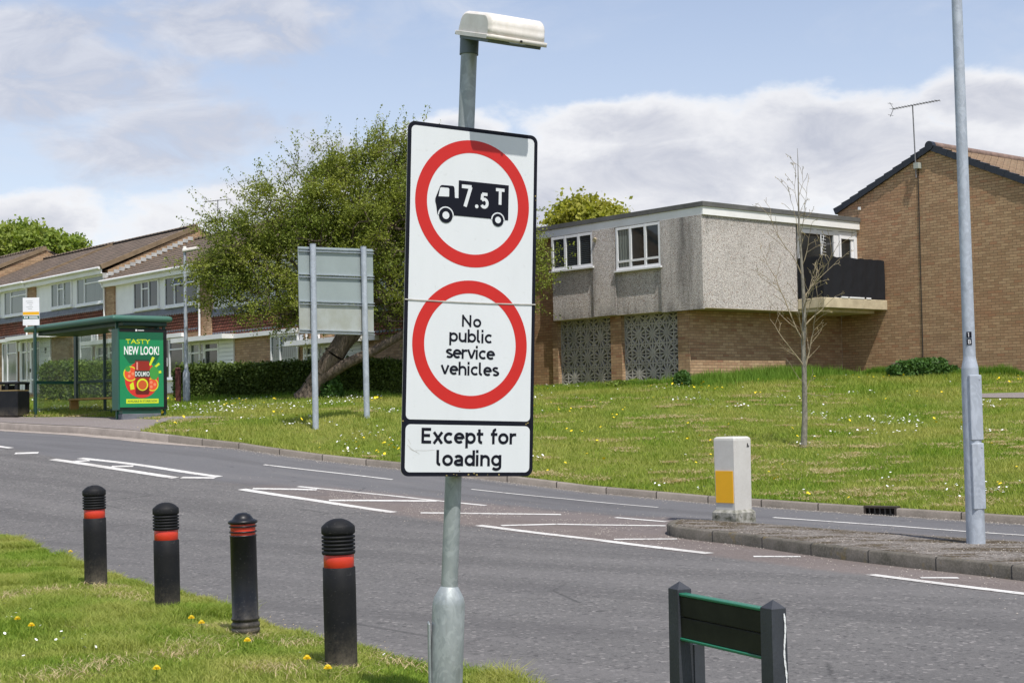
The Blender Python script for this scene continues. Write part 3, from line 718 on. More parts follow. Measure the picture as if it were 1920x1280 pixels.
def clear(x, y):
    ok = off_path(x, y)
    fx = np.interp(x, *zip(*FP2)); ok &= ~((x > FP2[0][0] - .2) & (np.abs(y - fx) < .75))
    p1 = [hit(300, 786, BANK, 20, 60), hit(430, 782.5, BANK, 20, 60)]
    ok &= ~((x > p1[0].x) & (x < p1[1].x) & (np.abs(y - np.interp(x, [p1[0].x, p1[1].x], [p1[0].y, p1[1].y])) < .45 * np.clip((p1[1].x - x) / 1.2, 0, 1)))
    return ok
x, y = bank_samples(230000); ok = clear(x, y); x, y = x[ok], y[ok]; z = BANK(x, y)
nv = vnoise(x, y, .9, 1); near_wall = np.clip((y - 33) / 6, 0, 1)
h = (.035 + .05 * nv + .03 * rng.random(len(x))) * (1 + .7 * near_wall) * (1 + .5 * np.exp(-(y - K(x)) / .35)); w = .010 + .008 * rng.random(len(x)) + .00025 * y
blades('bank_grass', x, y, z - .01, h, w, M_bladel, .9)
# verge grass next to the camera
n = 190000; x = rng.uniform(-8.5, 2.5, n * 3); tq = rng.random(n * 3) ** 1.3 * 11; y = E_(x) - tq + .03
ok = (y > 7.2) & (np.abs(x / y) < .37); x, y = x[ok][:n], y[ok][:n]; z = VERGE(x, y); nv = vnoise(x, y, .35, 2)
h = .022 + .045 * nv ** 1.5 + .025 * rng.random(len(x)); h *= 1 + .8 * np.exp(-(E_(x) - y) / .12) * vnoise(x, y, .3, 8); w = .0030 + .0032 * rng.random(len(x)) + .00018 * y; h *= .8 + .7 * (vnoise(x, y, .9, 41) > .62)
blades('verge_grass', x, y, z - .006, h, w, M_blade, .9, 2)
# dead cut grass lying in wisps
cx, cy = [], []
x, y = bank_samples(3000); sel = clear(x, y) & (vnoise(x, y, 1.6, 4) > .52); x, y = x[sel][:520], y[sel][:520]
px_, py_ = [], []
for a, b in zip(x, y):
    k = rng.integers(40, 170); s_ = rng.uniform(.05, .17); px_.append(a + rng.normal(0, s_ * 1.5, k)); py_.append(b + rng.normal(0, s_ * .7, k))
x, y = np.concatenate(px_), np.concatenate(py_); sel = y > K(x) + .12; x, y = x[sel], y[sel]
blades('cut_grass', x, y, BANK(x, y) + .03, np.full(len(x), .030), .009 + .008 * rng.random(len(x)), M_straw, 3.2)
px_, py_ = [], []
spots = [(250, 1168), (90, 1110), (140, 1180), (420, 1180), (330, 1230), (500, 1255), (610, 1262), (30, 1120), (220, 1200), (760, 1245), (480, 1105), (300, 1152), (520, 1128), (195, 1102), (345, 1158), (470, 1195), (110, 1270), (210, 1118), (700, 1225), (560, 1210), (400, 1150), (60, 1060), (240, 1135), (370, 1210), (180, 1250), (850, 1262)]
for (px, py) in spots:
    c = hit(px, py, VERGE); k = 190; px_.append(c.x + rng.normal(0, .12, k)); py_.append(c.y + rng.normal(0, .13, k))
x, y = np.concatenate(px_), np.concatenate(py_); sel = y < E_(x) - .02; x, y = x[sel], y[sel]
blades('cut_grass', x, y, VERGE(x, y) + .015, .02 + .02 * rng.random(len(x)), .003 + .003 * rng.random(len(x)), M_straw, 3, 2)

def discs(name, x, y, z, r, m, n=6, dome=.3, kind='stuff'):
    N = len(x); a_ = np.arange(n) * 2 * math.pi / n; tilt = rng.normal(0, .35, (N, 2))
    ring = np.stack([np.cos(a_), np.sin(a_)], 1)[None] * r[:, None, None]
    zz = z[:, None] + ring[..., 0] * tilt[:, :1] + ring[..., 1] * tilt[:, 1:]
    V = np.concatenate([np.stack([x[:, None] + ring[..., 0], y[:, None] + ring[..., 1], zz], -1), np.stack([x, y, z + r * dome], -1)[:, None]], 1).reshape(-1, 3)
    i = np.arange(N)[:, None] * (n + 1); Fc = np.concatenate([i + [k, (k + 1) % n, n] for k in range(n)], 0)
    o = npmesh(name, V, Fc, m); return tag(o, kind=kind) if kind else o
# daisies in drifts on the bank
x, y = bank_samples(26000, pw=1.0); d = vnoise(x, y, 1.3, 11) * .65 + vnoise(x, y, .5, 12) * .35; left = (x < -1.5) & (y > 28)
sel = clear(x, y) & ((d > .735) | (left & (d > .64)) | (rng.random(len(x)) < .010)); x, y = x[sel][:3000], y[sel][:3000]
discs('daisies', x, y, BANK(x, y) + .055 + .05 * rng.random(len(x)), .013 + .010 * rng.random(len(x)), M_daisy, 6, .15)
x, y = bank_samples(9000, pw=.7); d = vnoise(x, y, 1.1, 21) * .6 + vnoise(x, y, .4, 22) * .4
sel = clear(x, y) & ((d > .74) | (rng.random(len(x)) < .02)) & (rng.random(len(x)) < .55); x, y = x[sel][:420], y[sel][:420]
discs('dandelions', x, y, BANK(x, y) + .08 + .06 * rng.random(len(x)), .020 + .010 * rng.random(len(x)), M_dand, 7, .4)
pts = [(8,1142),(23,1168),(5,1136),(57,1152),(12,1168),(30,1160),(68,1138),(88,1140),(152,1156),(75,1185),(116,1170),(124,1178),(115,1196),(105,1212),(119,1209),(154,1210),(160,1202),(68,1212),(44,1243),(9,1200),(180,1226),(160,1227),(275,1182),(437,1191),(445,1197),(562,1237),(720,1240),(733,1247),(647,1243),(282,1188)]
q = [hit(a, b, VERGE) for a, b in pts]; x, y = np.array([v.x for v in q]), np.array([v.y for v in q]); discs('daisies', x, y, VERGE(x, y) + .05, np.full(len(x), .010), M_daisy, 8, .15)
# dandelions close to the camera, one by one
def dandelion(px, py, lab):
    c = hit(px, py + 4, VERGE); z0 = float(VERGE(c.x, c.y)); o = thing('dandelion', lab, 'flower', (c.x, c.y, z0), rng.uniform(0, 6), 'dandelions in the near verge')
    hgt = .075; m = MB()
    for ring, (nn, rr, zz) in enumerate([(18, .025, .0), (16, .022, .006), (12, .017, .012), (8, .010, .017)]):
        for k in range(nn):
            a_ = 2 * math.pi * (k + .5 * (ring % 2)) / nn; d_ = Vector((math.cos(a_), math.sin(a_), 0)); s_ = Vector((-d_.y, d_.x, 0)) * rr * .22
            m.face([Vector((0, 0, hgt + zz)), d_ * rr * .8 - s_ + Vector((0, 0, hgt + zz + .002)), d_ * rr + Vector((0, 0, hgt + zz - .003)), d_ * rr * .8 + s_ + Vector((0, 0, hgt + zz + .002))])
    fh = m.build('flower_head', M_dand, o); fh.rotation_euler = (0, 0, 0)
    MB().tube([(0, 0, -.01), (.003, 0, .04), (0, 0, hgt)], .0022, 5).build('stem', M_lush, o)
for px, py, lab in [(132, 1043, 'yellow dandelion at the verge edge just left of the farthest bollard'), (33, 1175, 'yellow dandelion at the lower left, upper of the leftmost pair'), (59, 1188, 'yellow dandelion at the lower left, lower of the leftmost pair'),
                    (359, 1173, 'yellow dandelion between second and third bollards, upper left of a pair'), (378, 1183, 'yellow dandelion between second and third bollards, lower right of a pair'), (464, 1218, 'small dandelion in grass right below the dome-capped bollard'),
                    (576, 1253, 'dandelion just left of the foot of the nearest bollard'), (615, 1272, 'dandelion at the bottom edge below the nearest bollard'), (294, 1273, 'dandelion at the bottom edge, left of all other bottom-edge ones')]:
    dandelion(px, py, lab)
# grit on the worn centre hatching, pebbles and leaf litter
def grit(name, x, y, z, r, m):
    N = len(x); base = np.array([[1, 0, 0], [-.5, .8, 0], [-.5, -.8, 0], [0, 0, .8]]); th = rng.random(N) * 6.28; c_, s_ = np.cos(th), np.sin(th)
    b = base[None] * r[:, None, None] * (1 + .5 * rng.random((N, 4, 1))); V = np.stack([b[..., 0] * c_[:, None] - b[..., 1] * s_[:, None] + x[:, None], b[..., 0] * s_[:, None] + b[..., 1] * c_[:, None] + y[:, None], b[..., 2] + z[:, None]], -1).reshape(-1, 3)
    i = np.arange(N)[:, None] * 4; tag(npmesh(name, V, np.concatenate([i + [0, 1, 3], i + [1, 2, 3], i + [2, 0, 3]], 0), m), kind='stuff')
n = 9000; x = rng.uniform(-4.5, 9, n); a_ = np.interp(x, n1[:, 0], n1[:, 1]); b_ = np.maximum(np.interp(x, n2[:, 0], n2[:, 1]), a_ + .1); y = a_ + (b_ - a_) * rng.normal(.55, .38, n)
sel = (vnoise(x, y, .6, 31) > .42) & (rng.random(n) < np.clip((x + 5) / 3, .1, 1)); x, y = x[sel], y[sel]
onisl = (y > np.interp(x, *zip(*sorted(near_e)))) & (y < np.interp(x, *zip(*sorted(far_e)))) & (x > near_e[0][0]); z = np.where(onisl, ROADf(x, y) + .133, ROADf(x, y) + .004)
grit('road_grit', x, y, z, .003 + .007 * rng.random(len(x)) ** 2, M_stone)
n = 3500; x = rng.uniform(near_e[0][0] + .2, 9, n); a_ = np.interp(x, *zip(*sorted(near_e))); b_ = np.interp(x, *zip(*sorted(far_e))); y = a_ + .1 + (b_ - a_ - .2) * rng.random(n)
grit('loose_stones', x, y, ISL(x, y), .005 + .009 * rng.random(n) ** 2, plain('brown_grit', (.20, .175, .15), .9, .3, 30))
x = rng.uniform(-12, 10, 2500); y = K(x) - rng.exponential(.12, 2500); grit('road_grit', x, y, ROADf(x, y) + .003, .004 + .007 * rng.random(2500), M_stone)
x = rng.uniform(-8, 2, 4000); y = E_(x) + rng.exponential(.13, 4000); grit('road_grit', x, y, ROADf(x, y) + .003, .002 + .004 * rng.random(4000), M_straw)
# ------------------------------------------------------------------ lettering: monoline strokes like the road-sign alphabet
def arc(cx, cy, rx, ry, a0, a1, n=14):
    return [(cx + rx * math.cos(rad(a0 + (a1 - a0) * i / n)), cy + ry * math.sin(rad(a0 + (a1 - a0) * i / n))) for i in range(n + 1)]
bowl = lambda cx: arc(cx, .5, .33, .37, 0, 360, 28)
GL = {  # char: (advance, [strokes]); x-height 1, cap height 1.36, stroke .26
 'N': (1.18, [[(.13, 0), (.13, 1.36)], [(.13, 1.2), (.93, .16)], [(.93, 0), (.93, 1.36)]]),
 'E': (.96, [[(.13, 0), (.13, 1.36)], [(.13, 1.23), (.80, 1.23)], [(.13, .70), (.72, .70)], [(.13, .13), (.82, .13)]]),
 'o': (.98, [arc(.46, .5, .34, .37, 0, 360, 30)]),
 'p': (.98, [[(.13, -.38), (.13, 1)], bowl(.46)]), 'b': (.98, [[(.13, 0), (.13, 1.4)], bowl(.46)]),
 'd': (.98, [[(.79, 0), (.79, 1.4)], bowl(.46)]),
 'g': (.98, [[(.79, 1.0), (.79, -.02)] + arc(.46, -.02, .33, .26, -8, -150, 10), bowl(.46)]),
 'n': (.95, [[(.13, 0), (.13, 1)], arc(.43, .56, .30, .31, 180, 0, 12) + [(.73, 0)]]), 'h': (.95, [[(.13, 0), (.13, 1.4)], arc(.43, .56, .30, .31, 180, 0, 12) + [(.73, 0)]]),
 'u': (.95, [[(.73, 0), (.73, 1)], [(.13, 1)] + arc(.43, .44, .30, .31, 180, 360, 12)]),
 'l': (.52, [[(.13, 1.4), (.13, .34)] + arc(.34, .34, .21, .21, 180, 275, 6)]), 'i': (.40, [[(.13, 0), (.13, 1)], [(.13, 1.15), (.13, 1.42)]]),
 'c': (.86, [arc(.46, .5, .34, .37, 48, 312, 20)]), 'e': (.95, [[(.2, .52), (.78, .52)], [(.80, .46)] + arc(.46, .5, .34, .37, 4, 312, 24)]),
 's': (.80, [arc(.40, .70, .25, .18, 35, 195, 10) + [(.30, .56), (.52, .45)] + arc(.40, .30, .27, .18, 20, -150, 10)]),
 'r': (.66, [[(.13, 0), (.13, 1)], arc(.45, .55, .32, .32, 180, 80, 8) + [(.60, .87)]]),
 'v': (.92, [[(.10, 1), (.44, .06)], [(.44, .06), (.78, 1)]]), 'x': (.88, [[(.08, 1), (.76, 0)], [(.76, 1), (.08, 0)]]),
 't': (.66, [[(.22, 1.3), (.22, .34)] + arc(.43, .34, .21, .21, 180, 280, 6), [(.0, .87), (.56, .87)]]),
 'f': (.62, [[(.22, 0), (.22, 1.06)] + arc(.43, 1.06, .21, .22, 180, 85, 6), [(.0, .87), (.56, .87)]]),
 'a': (.92, [arc(.40, .62, .29, .25, 150, 0, 10) + [(.69, 0)], arc(.42, .30, .29, .18, 60, 300, 14) + [(.66, .18)], [(.42, .50), (.69, .50)]]),
 ' ': (.55, []),
 '7': (.80, [[(.02, 1.23), (.72, 1.23)], [(.66, 1.23), (.27, 0)]]), '5': (.84, [[(.70, 1.23), (.16, 1.23)], [(.20, 1.23), (.15, .72)], [(.15, .70)] + arc(.39, .46, .30, .34, 125, -150, 16)]),
 'T': (.9, [[(0, 1.23), (.84, 1.23)], [(.42, 1.23), (.42, 0)]]), '1': (.5, [[(.25, 0), (.25, 1.36)], [(.25, 1.3), (.05, 1.1)]]),
 'B': (.95, [[(.13, 0), (.13, 1.36)], [(.13, 1.23), (.45, 1.23)] + arc(.45, .98, .26, .25, 90, -90, 8) + [(.13, .73)], [(.13, .71), (.48, .71)] + arc(.48, .42, .30, .29, 90, -90, 8) + [(.13, .13)]]),
}
def ribbon(m, pts, w, y):
    P_ = [Vector((p[0], p[1])) for p in pts]; closed = (P_[0] - P_[-1]).length < 1e-6
    if closed: P_ = P_[:-1]
    n = len(P_); Lf, Rt = [], []
    for i in range(n):
        a = P_[(i - 1) % n] if (closed or i > 0) else P_[i]; b = P_[(i + 1) % n] if (closed or i < n - 1) else P_[i]
        d1 = (P_[i] - a); d2 = (b - P_[i]); d1 = d1.normalized() if d1.length > 1e-9 else d2.normalized(); d2 = d2.normalized() if d2.length > 1e-9 else d1
        t_ = (d1 + d2).normalized(); nn = Vector((-t_.y, t_.x)); k = 1 / max(.6, nn.dot(Vector((-d1.y, d1.x))))
        Lf.append(P_[i] + nn * w / 2 * k); Rt.append(P_[i] - nn * w / 2 * k)
    vs = [(p.x, y, p.y) for p in Lf] + [(p.x, y, p.y) for p in Rt]
    m.idx(vs, [(i, (i + 1) % n, n + (i + 1) % n, n + i) for i in range(n if closed else n - 1)])
def write(name, text, x0, x1, base, xh, mtl, parent, y, sw=.26, fat=1.17):
    adv = [GL[c][0] * fat for c in text]; tot = sum(adv) - .12; s = xh; extra = ((x1 - x0) / s - tot) / max(1, len(text) - 1)
    m = MB(); x = 0; k = 0
    for c in text:
        for st in GL[c][1]:
            ribbon(m, [(x0 + (x + p[0] * fat) * s, base + p[1] * s) for p in st], sw * s, y - .0002 * (k % 4)); k += 1
        x += GL[c][0] * fat + extra
    o = m.build(name, mtl, parent); return o
def text_part(name, body, w, h, mtl, parent, M, bold=.0, shear=0):
    c = bpy.data.curves.new('t', 'FONT'); c.body = body; c.offset = bold; c.shear = shear; c.resolution_u = 3
    o = bpy.data.objects.new('t', c); COL.objects.link(o); me = bpy.data.meshes.new_from_object(o.evaluated_get(bpy.context.evaluated_depsgraph_get()))
    bpy.data.objects.remove(o); bpy.data.curves.remove(c)
    v = np.array([p.co[:] for p in me.vertices]); lo, hi = v.min(0), v.max(0); ctr = (lo + hi) / 2; s = ((w / (hi[0] - lo[0])), h / (hi[1] - lo[1]))
    for p in me.vertices: p.co = M @ Vector(((p.co.x - ctr[0]) * s[0], 0, (p.co.y - ctr[1]) * s[1]))
    me.name = name; me.materials.clear(); me.materials.append(mtl); r = bpy.data.objects.new(name, me); COL.objects.link(r); r.parent = parent; return r
def rrect(x0, x1, z0, z1, r, n=6):
    o = []
    for cx, cz, a in ((x1 - r, z1 - r, 0), (x0 + r, z1 - r, 90), (x0 + r, z0 + r, 180), (x1 - r, z0 + r, 270)): o += arc(cx, cz, r, r, a, a + 90, n)
    return o
def flat(m, poly, y): m.face([(p[0], y, p[1]) for p in poly])
def disc(m, cx, cz, r, y, n=40): flat(m, arc(cx, cz, r, r, 0, 360 * (n - 1) / n, n - 1), y)
def ring(m, cx, cz, ro, ri, y, n=96):
    a, b = arc(cx, cz, ro, ro, 0, 360, n), arc(cx, cz, ri, ri, 0, 360, n)
    for i in range(n): m.face([(a[i][0], y, a[i][1]), (a[i + 1][0], y, a[i + 1][1]), (b[i + 1][0], y, b[i + 1][1]), (b[i][0], y, b[i][1])])

# ------------------------------------------------------------------ the weight-limit sign
YAW, LEAN, PT = .4972, .0390, .0045
xx = Vector((math.cos(YAW), math.sin(YAW), 0)); nn = Vector((math.sin(YAW), -math.cos(YAW), 0)); zz = Vector((0, 0, 1)) * math.cos(PT) + nn * math.sin(PT)
xx, zz = xx * math.cos(LEAN) - zz * math.sin(LEAN), zz * math.cos(LEAN) + xx * math.sin(LEAN); nn = xx.cross(zz)
pc = P(883.65, 564.43, 6.922)
top = P(877.5, 150, 7.0); low = P(850, 900, 7.0); ax = (top - low).normalized()
g0 = low + ax * ((float(VERGEf(low.x, low.y)) - low.z) / ax.z)
sign = thing('road_sign', 'tall white sign with two red roundels on a leaning galvanised post, small lamp on top', 'road sign', g0)
LC = lambda v: Vector(v) - g0
hz = lambda py, px=850: LC(P(px, py, 7.0))
def on_axis(z): return ax * (z / ax.z)
z_sh0, z_sh1, z_top = hz(1132).z, hz(1100).z, hz(68, 878).z
m = MB(); m.tube([on_axis(z_sh1 - .02), on_axis((z_sh1 + z_top) / 2), on_axis(z_top)], .0385, 28); m.build('post', M_galv, sign)
m = MB(); zs = [-.1, z_sh0 - .3, z_sh0, z_sh0 + .03, z_sh1, z_sh1 + .004]; m.tube([on_axis(v) for v in zs], [.078, .077, .0755, .070, .043, .0385], 36)
m.build('base_column', M_galv, sign)
m = MB(); Mx = Matrix.Translation(on_axis(z_sh0 - .35)) @ Matrix.Rotation(rad(-84), 4, 'Z'); m.bbox(-.045, .045, -.080, -.07, -.27, .27, .004, Mx); m.build('access_door', M_galv, sign)
PLM = Matrix(((xx.x, -nn.x, zz.x, 0), (xx.y, -nn.y, zz.y, 0), (xx.z, -nn.z, zz.z, 0), (0, 0, 0, 1)))
plate = MB(); W2, H2 = .340, .810
plate.cm = 0; poly = rrect(-W2, W2, -H2, H2, .036, 8)
plate.idx([(p[0], 0, p[1]) for p in poly] + [(p[0], .004, p[1]) for p in poly], [tuple(range(len(poly)))] + [tuple(range(2 * len(poly) - 1, len(poly) - 1, -1))])
npo = len(poly); plate.cm = 1; plate.idx([(p[0], 0, p[1]) for p in poly] + [(p[0], .004, p[1]) for p in poly], [(i, (i + 1) % npo, npo + (i + 1) % npo, npo + i) for i in range(npo)])
plo = plate.build('sign_plate', [M_signblk, M_edge], sign); plo.matrix_local = Matrix.Translation(LC(pc)) @ PLM
B = .0185
m = MB(); flat(m, rrect(-W2 + B, W2 - B, -.553, H2 - B, .022), -.0008); m.build('white_panel', M_plate, plo)
m = MB(); flat(m, rrect(-W2 + B, W2 - B, -H2 + B, -.575, .024), -.0008); m.build('white_panel', M_plate, plo)
for cz in (.4545, -.202):
    m = MB(); ring(m, .0, cz, .2975, .2375, -.0016); m.build('red_ring', M_signred, plo)
m = MB()   # seam between the two boards, with its slightly raised strip
for i in range(16):
    a = -W2 + 2 * W2 * i / 16; b = -W2 + 2 * W2 * (i + 1) / 16; za = -.010 + .012 * ((i) / 16) - .004 * math.sin(math.pi * i / 16); zb = -.010 + .012 * ((i + 1) / 16) - .004 * math.sin(math.pi * (i + 1) / 16)
    m.idx([(a, -.0045, za - .0022), (b, -.0045, zb - .0022), (b, -.0045, zb + .0022), (a, -.0045, za + .0022), (a, -.0018, za - .0030), (b, -.0018, zb - .0030), (a, -.0018, za + .003), (b, -.0018, zb + .003)], [(0, 1, 2, 3), (4, 5, 1, 0), (3, 2, 7, 6)])
m.build('seam_strip', M_edge, plo)
T = lambda zx, zy: (-.169 + (zx - 243) * .00122, .525 + (795 - zy) * .00109 + (zx - 243) * .000114)
m = MB(); y0 = -.0022; m.cm = 0
zb_ = .392
flat(m, [(-.077, zb_ + .02), (.1865, zb_ + .02), (.1865, .558), (-.077, .558)], y0); flat(m, [(.155, zb_), (.1865, zb_), (.1865, zb_ + .02), (.155, zb_ + .02)], y0)
flat(m, [(-.095, zb_), (.155, zb_), (.155, zb_ + .02), (-.077, zb_ + .02), (-.095, zb_ + .02)], y0)
flat(m, [(-.184, zb_), (-.095, zb_), (-.095, zb_ + .02), (-.0955, .474), (-.196, .463), (-.196, .450), (-.190, .43)], y0)
flat(m, [(-.196, .463), (-.0955, .474)] + arc(-.108, .515, .010, .014, 0, 90, 4) + arc(-.160, .515, .014, .013, 90, 165, 4), y0)
flat(m, [(-.095, zb_ + .02), (-.077, zb_ + .02), (-.077, .474), (-.0955, .474)], y0)
m.build('lorry_symbol', M_signblk, plo)
m = MB(); flat(m, [(-.180, .474), (-.126, .477)] + [(-.126, .513), (-.130, .517), (-.168, .517), (-.173, .512)], y0 - .0007); m.build('cab_window_symbol', M_plate, plo)
for (cx, r) in ((-.141, .041), (.131, .036)):
    m = MB(); flat(m, arc(cx, .389, r, r, 0, 180, 20), y0 - .0007); m.build('wheel_arch_symbol', M_plate, plo)
    m = MB(); disc(m, cx, .389, r - .006, y0 - .0013); m.build('wheel_symbol', M_signblk, plo)
    m = MB(); disc(m, cx, .389, r * .43, y0 - .0019, 24); m.build('hub_symbol', M_plate, plo)
yt = y0 - .0009
write('lettering', '7', -.0625, .0035, .438, .0760, M_plate, plo, yt, .23, .95)
write('lettering', '5', .037, .094, .437, .0545, M_plate, plo, yt, .27, .95)
write('lettering', 'T', .118, .170, .462, .0570, M_plate, plo, yt, .26, .95)
m = MB(); disc(m, .018, .444, .009, yt, 20); m.build('lettering', M_plate, plo)
write('lettering', 'No', -.048, .052, -.121, .0410, M_signblk, plo, -.0016, .235)
write('lettering', 'public', -.112, .111, -.193, .0440, M_signblk, plo, -.0016, .235)
write('lettering', 'service', -.129, .126, -.269, .0440, M_signblk, plo, -.0016, .235)
write('lettering', 'vehicles', -.152, .149, -.345, .0440, M_signblk, plo, -.0016, .235)
write('lettering', 'Except for', -.243, .246, -.661, .0525, M_signblk, plo, -.0016, .255)
write('lettering', 'loading', -.166, .170, -.763, .0525, M_signblk, plo, -.0016, .255)
m = MB()   # creases and flaked edge
for pts in ([(-.312, -.668), (-.285, -.690), (-.25, -.709)], [(-.30, -.684), (-.285, -.693), (-.262, -.700)], [(-.27, -.693), (-.22, -.694), (-.175, -.690)], [(-.31, -.640), (-.295, -.665)]): ribbon(m, pts, .0013, -.0013)
m.build('crease', M_edge, plo)
m = MB(); r_ = random.Random(3)
for (cx, cz) in [(-.06, -.803), (-.075, -.800), (.0, -.802), (.03, -.796), (.045, -.803), (.10, -.803), (.16, -.802), (.30, -.565), (.31, -.559), (-.045, -.785), (.332, .52), (.334, .50), (-.11, -.806), (-.335, -.56)]:
    n = 7; s_ = r_.uniform(.002, .006); flat(m, [(cx + math.cos(k * 6.28 / n) * s_ * r_.uniform(.6, 1.5), cz + math.sin(k * 6.28 / n) * s_ * r_.uniform(.4, 1)) for k in range(n)], -.0020)
m.build('flaked_paint', M_chip, plo)
m = MB()
for z in (.55, .0, -.55):
    c = LC(pc) + zz * z; c0 = on_axis(c.z); m.tube([c0 - nn * .045 + zz * .0, c - nn * .006 + (c0 - c).dot(xx) * xx], .012, 8)
    m.tube([c0 - zz * .02, c0 + zz * .02], .043, 20)
m.build('clip', M_galv, sign)
# lamp over the sign: collar and weathered hood
ct = on_axis(z_top); m = MB(); m.tube([on_axis(hz(103, 878).z), on_axis(hz(101, 878).z), on_axis(z_top + .01)], [.045, .0445, .0445], 28)
m.tube([on_axis(hz(90).z) + nn * .040, on_axis(hz(90).z) + nn * .052], .005, 8); m.build('collar', M_collar, sign)
HM = Matrix.Translation(on_axis(z_top)) @ Matrix(((xx.x, nn.x, zz.x, 0), (xx.y, nn.y, zz.y, 0), (xx.z, nn.z, zz.z, 0), (0, 0, 0, 1))) @ Matrix.Rotation(rad(-16), 4, 'X')
def hood(m, x0, x1, prof, cap=True, rnd=.018):
    st = [(x0, .86), (x0 + rnd * .35, .95), (x0 + rnd, 1), (x1 - rnd, 1), (x1 - rnd * .35, .95), (x1, .86)]; cy = sum(p[0] for p in prof) / len(prof); cz = min(p[1] for p in prof)
    vs = [HM @ Vector((x, cy + (p[0] - cy) * s, cz + (p[1] - cz) * s)) for x, s in st for p in prof]; n = len(prof)
    m.idx(vs, [(i * n + k, i * n + (k + 1) % n, (i + 1) * n + (k + 1) % n, (i + 1) * n + k) for i in range(len(st) - 1) for k in range(n)], True)
    m.idx(vs[:n], [tuple(range(n))]); m.idx(vs[-n:], [tuple(range(n - 1, -1, -1))])
dome = [(-.035, .018), (.325, .018)] + [(.325 - .006, .05)] + arc(.255, .052, .062, .062, 0, 90, 6) + arc(.040, .052, .068, .062, 90, 180, 6) + [(-.033, .04)]
m = MB(); hood(m, -.056, .238, dome); lo_ = m.build('hood', M_hood, sign)
m = MB(); hood(m, -.064, .246, [(-.047, -.002), (.336, -.002), (.338, .019), (-.049, .019)], rnd=.012); m.build('hood_rim', M_hood, sign)
m = MB(); hood(m, -.046, .228, [(-.03, -.016), (.315, -.016), (.32, -.001), (-.035, -.001)]); m.build('lens', M_collar, sign)
m = MB(); c = HM @ Vector((.10, .343, .008)); m.tube([c, HM @ Vector((.10, .336, .008))], .006, 10); c = HM @ Vector((.09, .10, .114)); m.box(.08, .105, .09, .12, .112, .118, HM); m.build('catch', M_dark, sign)

# ------------------------------------------------------------------ bollards
def bollard(px, py, D, kind, lab, lean=(0, 0), hs=1.0, rz=0):
    c = P(px, py, D); z0 = float(VERGE(c.x, c.y)); o = thing('bollard', lab, 'bollard', (c.x, c.y, z0), rz, 'black bollards with red bands on the verge'); o.rotation_euler = (lean[0], lean[1], rz)
    H = .885 * hs
    if kind == 0:
        R = .098
        m = MB(); m.lathe([(R, -.12), (R, .2), (R + .001, .45), (R, H - .292), (R - .002, H - .29), (R - .01, H - .289)], 40); m.build('body', M_black, o)
        m = MB(); m.lathe([(R - .008, H - .292), (R - .0065, H - .29), (R - .0065, H - .214), (R - .008, H - .212)], 40); m.build('red_band', M_redband, o)
        pr = [(R - .012, H - .214), (R + .001, H - .211)]
        for k in range(5):
            z = H - .205 + k * .0225; pr += [(R + .002, z), (R + .004, z + .006), (R + .002, z + .012), (R - .008, z + .014), (R - .008, z + .020)]
        pr += [(R + .001, H - .090), (R + .004, H - .083), (R + .003, H - .048), (R - .003, H - .040), (R - .026, H - .020), (R - .050, H - .007), (R - .072, H - .001), (0.001, H)]
        m = MB(); m.lathe(pr, 40); m.build('cap', M_black, o)
    else:
        R = .090
        m = MB(); m.lathe([(R + .006, -.12), (R + .006, .015), (R - .002, .02), (R + .008, .03), (R + .009, .055), (R + .002, .06), (R + .008, .068), (R + .008, .09), (R, .097), (R, .11), (R + .007, .116), (R + .007, .128), (R, .135), (R, H - .165), (R + .003, H - .162), (R + .003, H - .154), (R - .01, H - .152)], 40); m.build('body', M_blackgl, o)
        m = MB(); m.lathe([(R - .004, H - .156), (R - .004, H - .068)], 40); m.build('red_band', M_redband, o)
        m = MB()
        for z in (H - .136, H - .099): m.lathe([(R - .006, z), (R + .004, z), (R + .005, z + .005), (R + .004, z + .010), (R - .006, z + .010)], 40)
        m.build('rib', M_blackgl, o)
        m = MB(); m.lathe([(R - .008, H - .078), (R + .006, H - .076), (R + .012, H - .068), (R + .010, H - .056), (R - .004, H - .050), (R - .018, H - .044), (R - .026, H - .03), (R - .040, H - .014), (R - .062, H - .003), (.001, H)], 40); m.build('cap', M_blackgl, o)
    return o
bollard(180, 1094, 13.3, 0, 'farthest bollard, black with a ribbed neck and one broad red band, at the left', (0, rad(-.8)), .985)
bollard(314.5, 1150, 11.7, 0, 'second bollard from the left, one broad red band, faded spot near its foot', (0, rad(-.6)), .975)
bollard(461, 1191, 10.4, 1, 'glossy black bollard with overhanging dome cap and red bands split by thin ribs', (0, rad(-.9)), .96)
bollard(640, 1249, 9.05, 0, 'nearest and largest black bollard, rightmost, with one broad red band', (0, rad(-.5)), 1.0)

# ------------------------------------------------------------------ tall street lamp on the island
base = hit(1830, 1018, ISL); topd = P(1794, 0, base.y); lax = (topd - base).normalized()
lamp = thing('street_lamp', 'tall pale grey steel street lamp standing on the traffic island, numbered 1 B', 'street lamp', base)
la = lambda z: lax * (z / lax.z); zpx = lambda py: (P(1815, py, base.y) - base).z
m = MB(); m.tube([la(-.05), la(zpx(720)), la(zpx(690))], [.097, .090, .086], 32, False); m.tube([la(zpx(690)), la(zpx(684)), la(zpx(672)), la(zpx(668))], [.086, .080, .066, .064], 32, False); m.build('base_section', M_galv_b, lamp)
m = MB(); m.tube([la(zpx(669)), la(zpx(0)), la(8.0)], [.064, .054, .045], 28); m.build('column', M_galv_b, lamp)
m = MB(); hd = Vector((-.75, .35, 0)).normalized(); m.tube([la(7.9), la(8.05) + hd * .1, la(8.2) + hd * .5], .025, 12); m.build('bracket', M_galv_b, lamp)
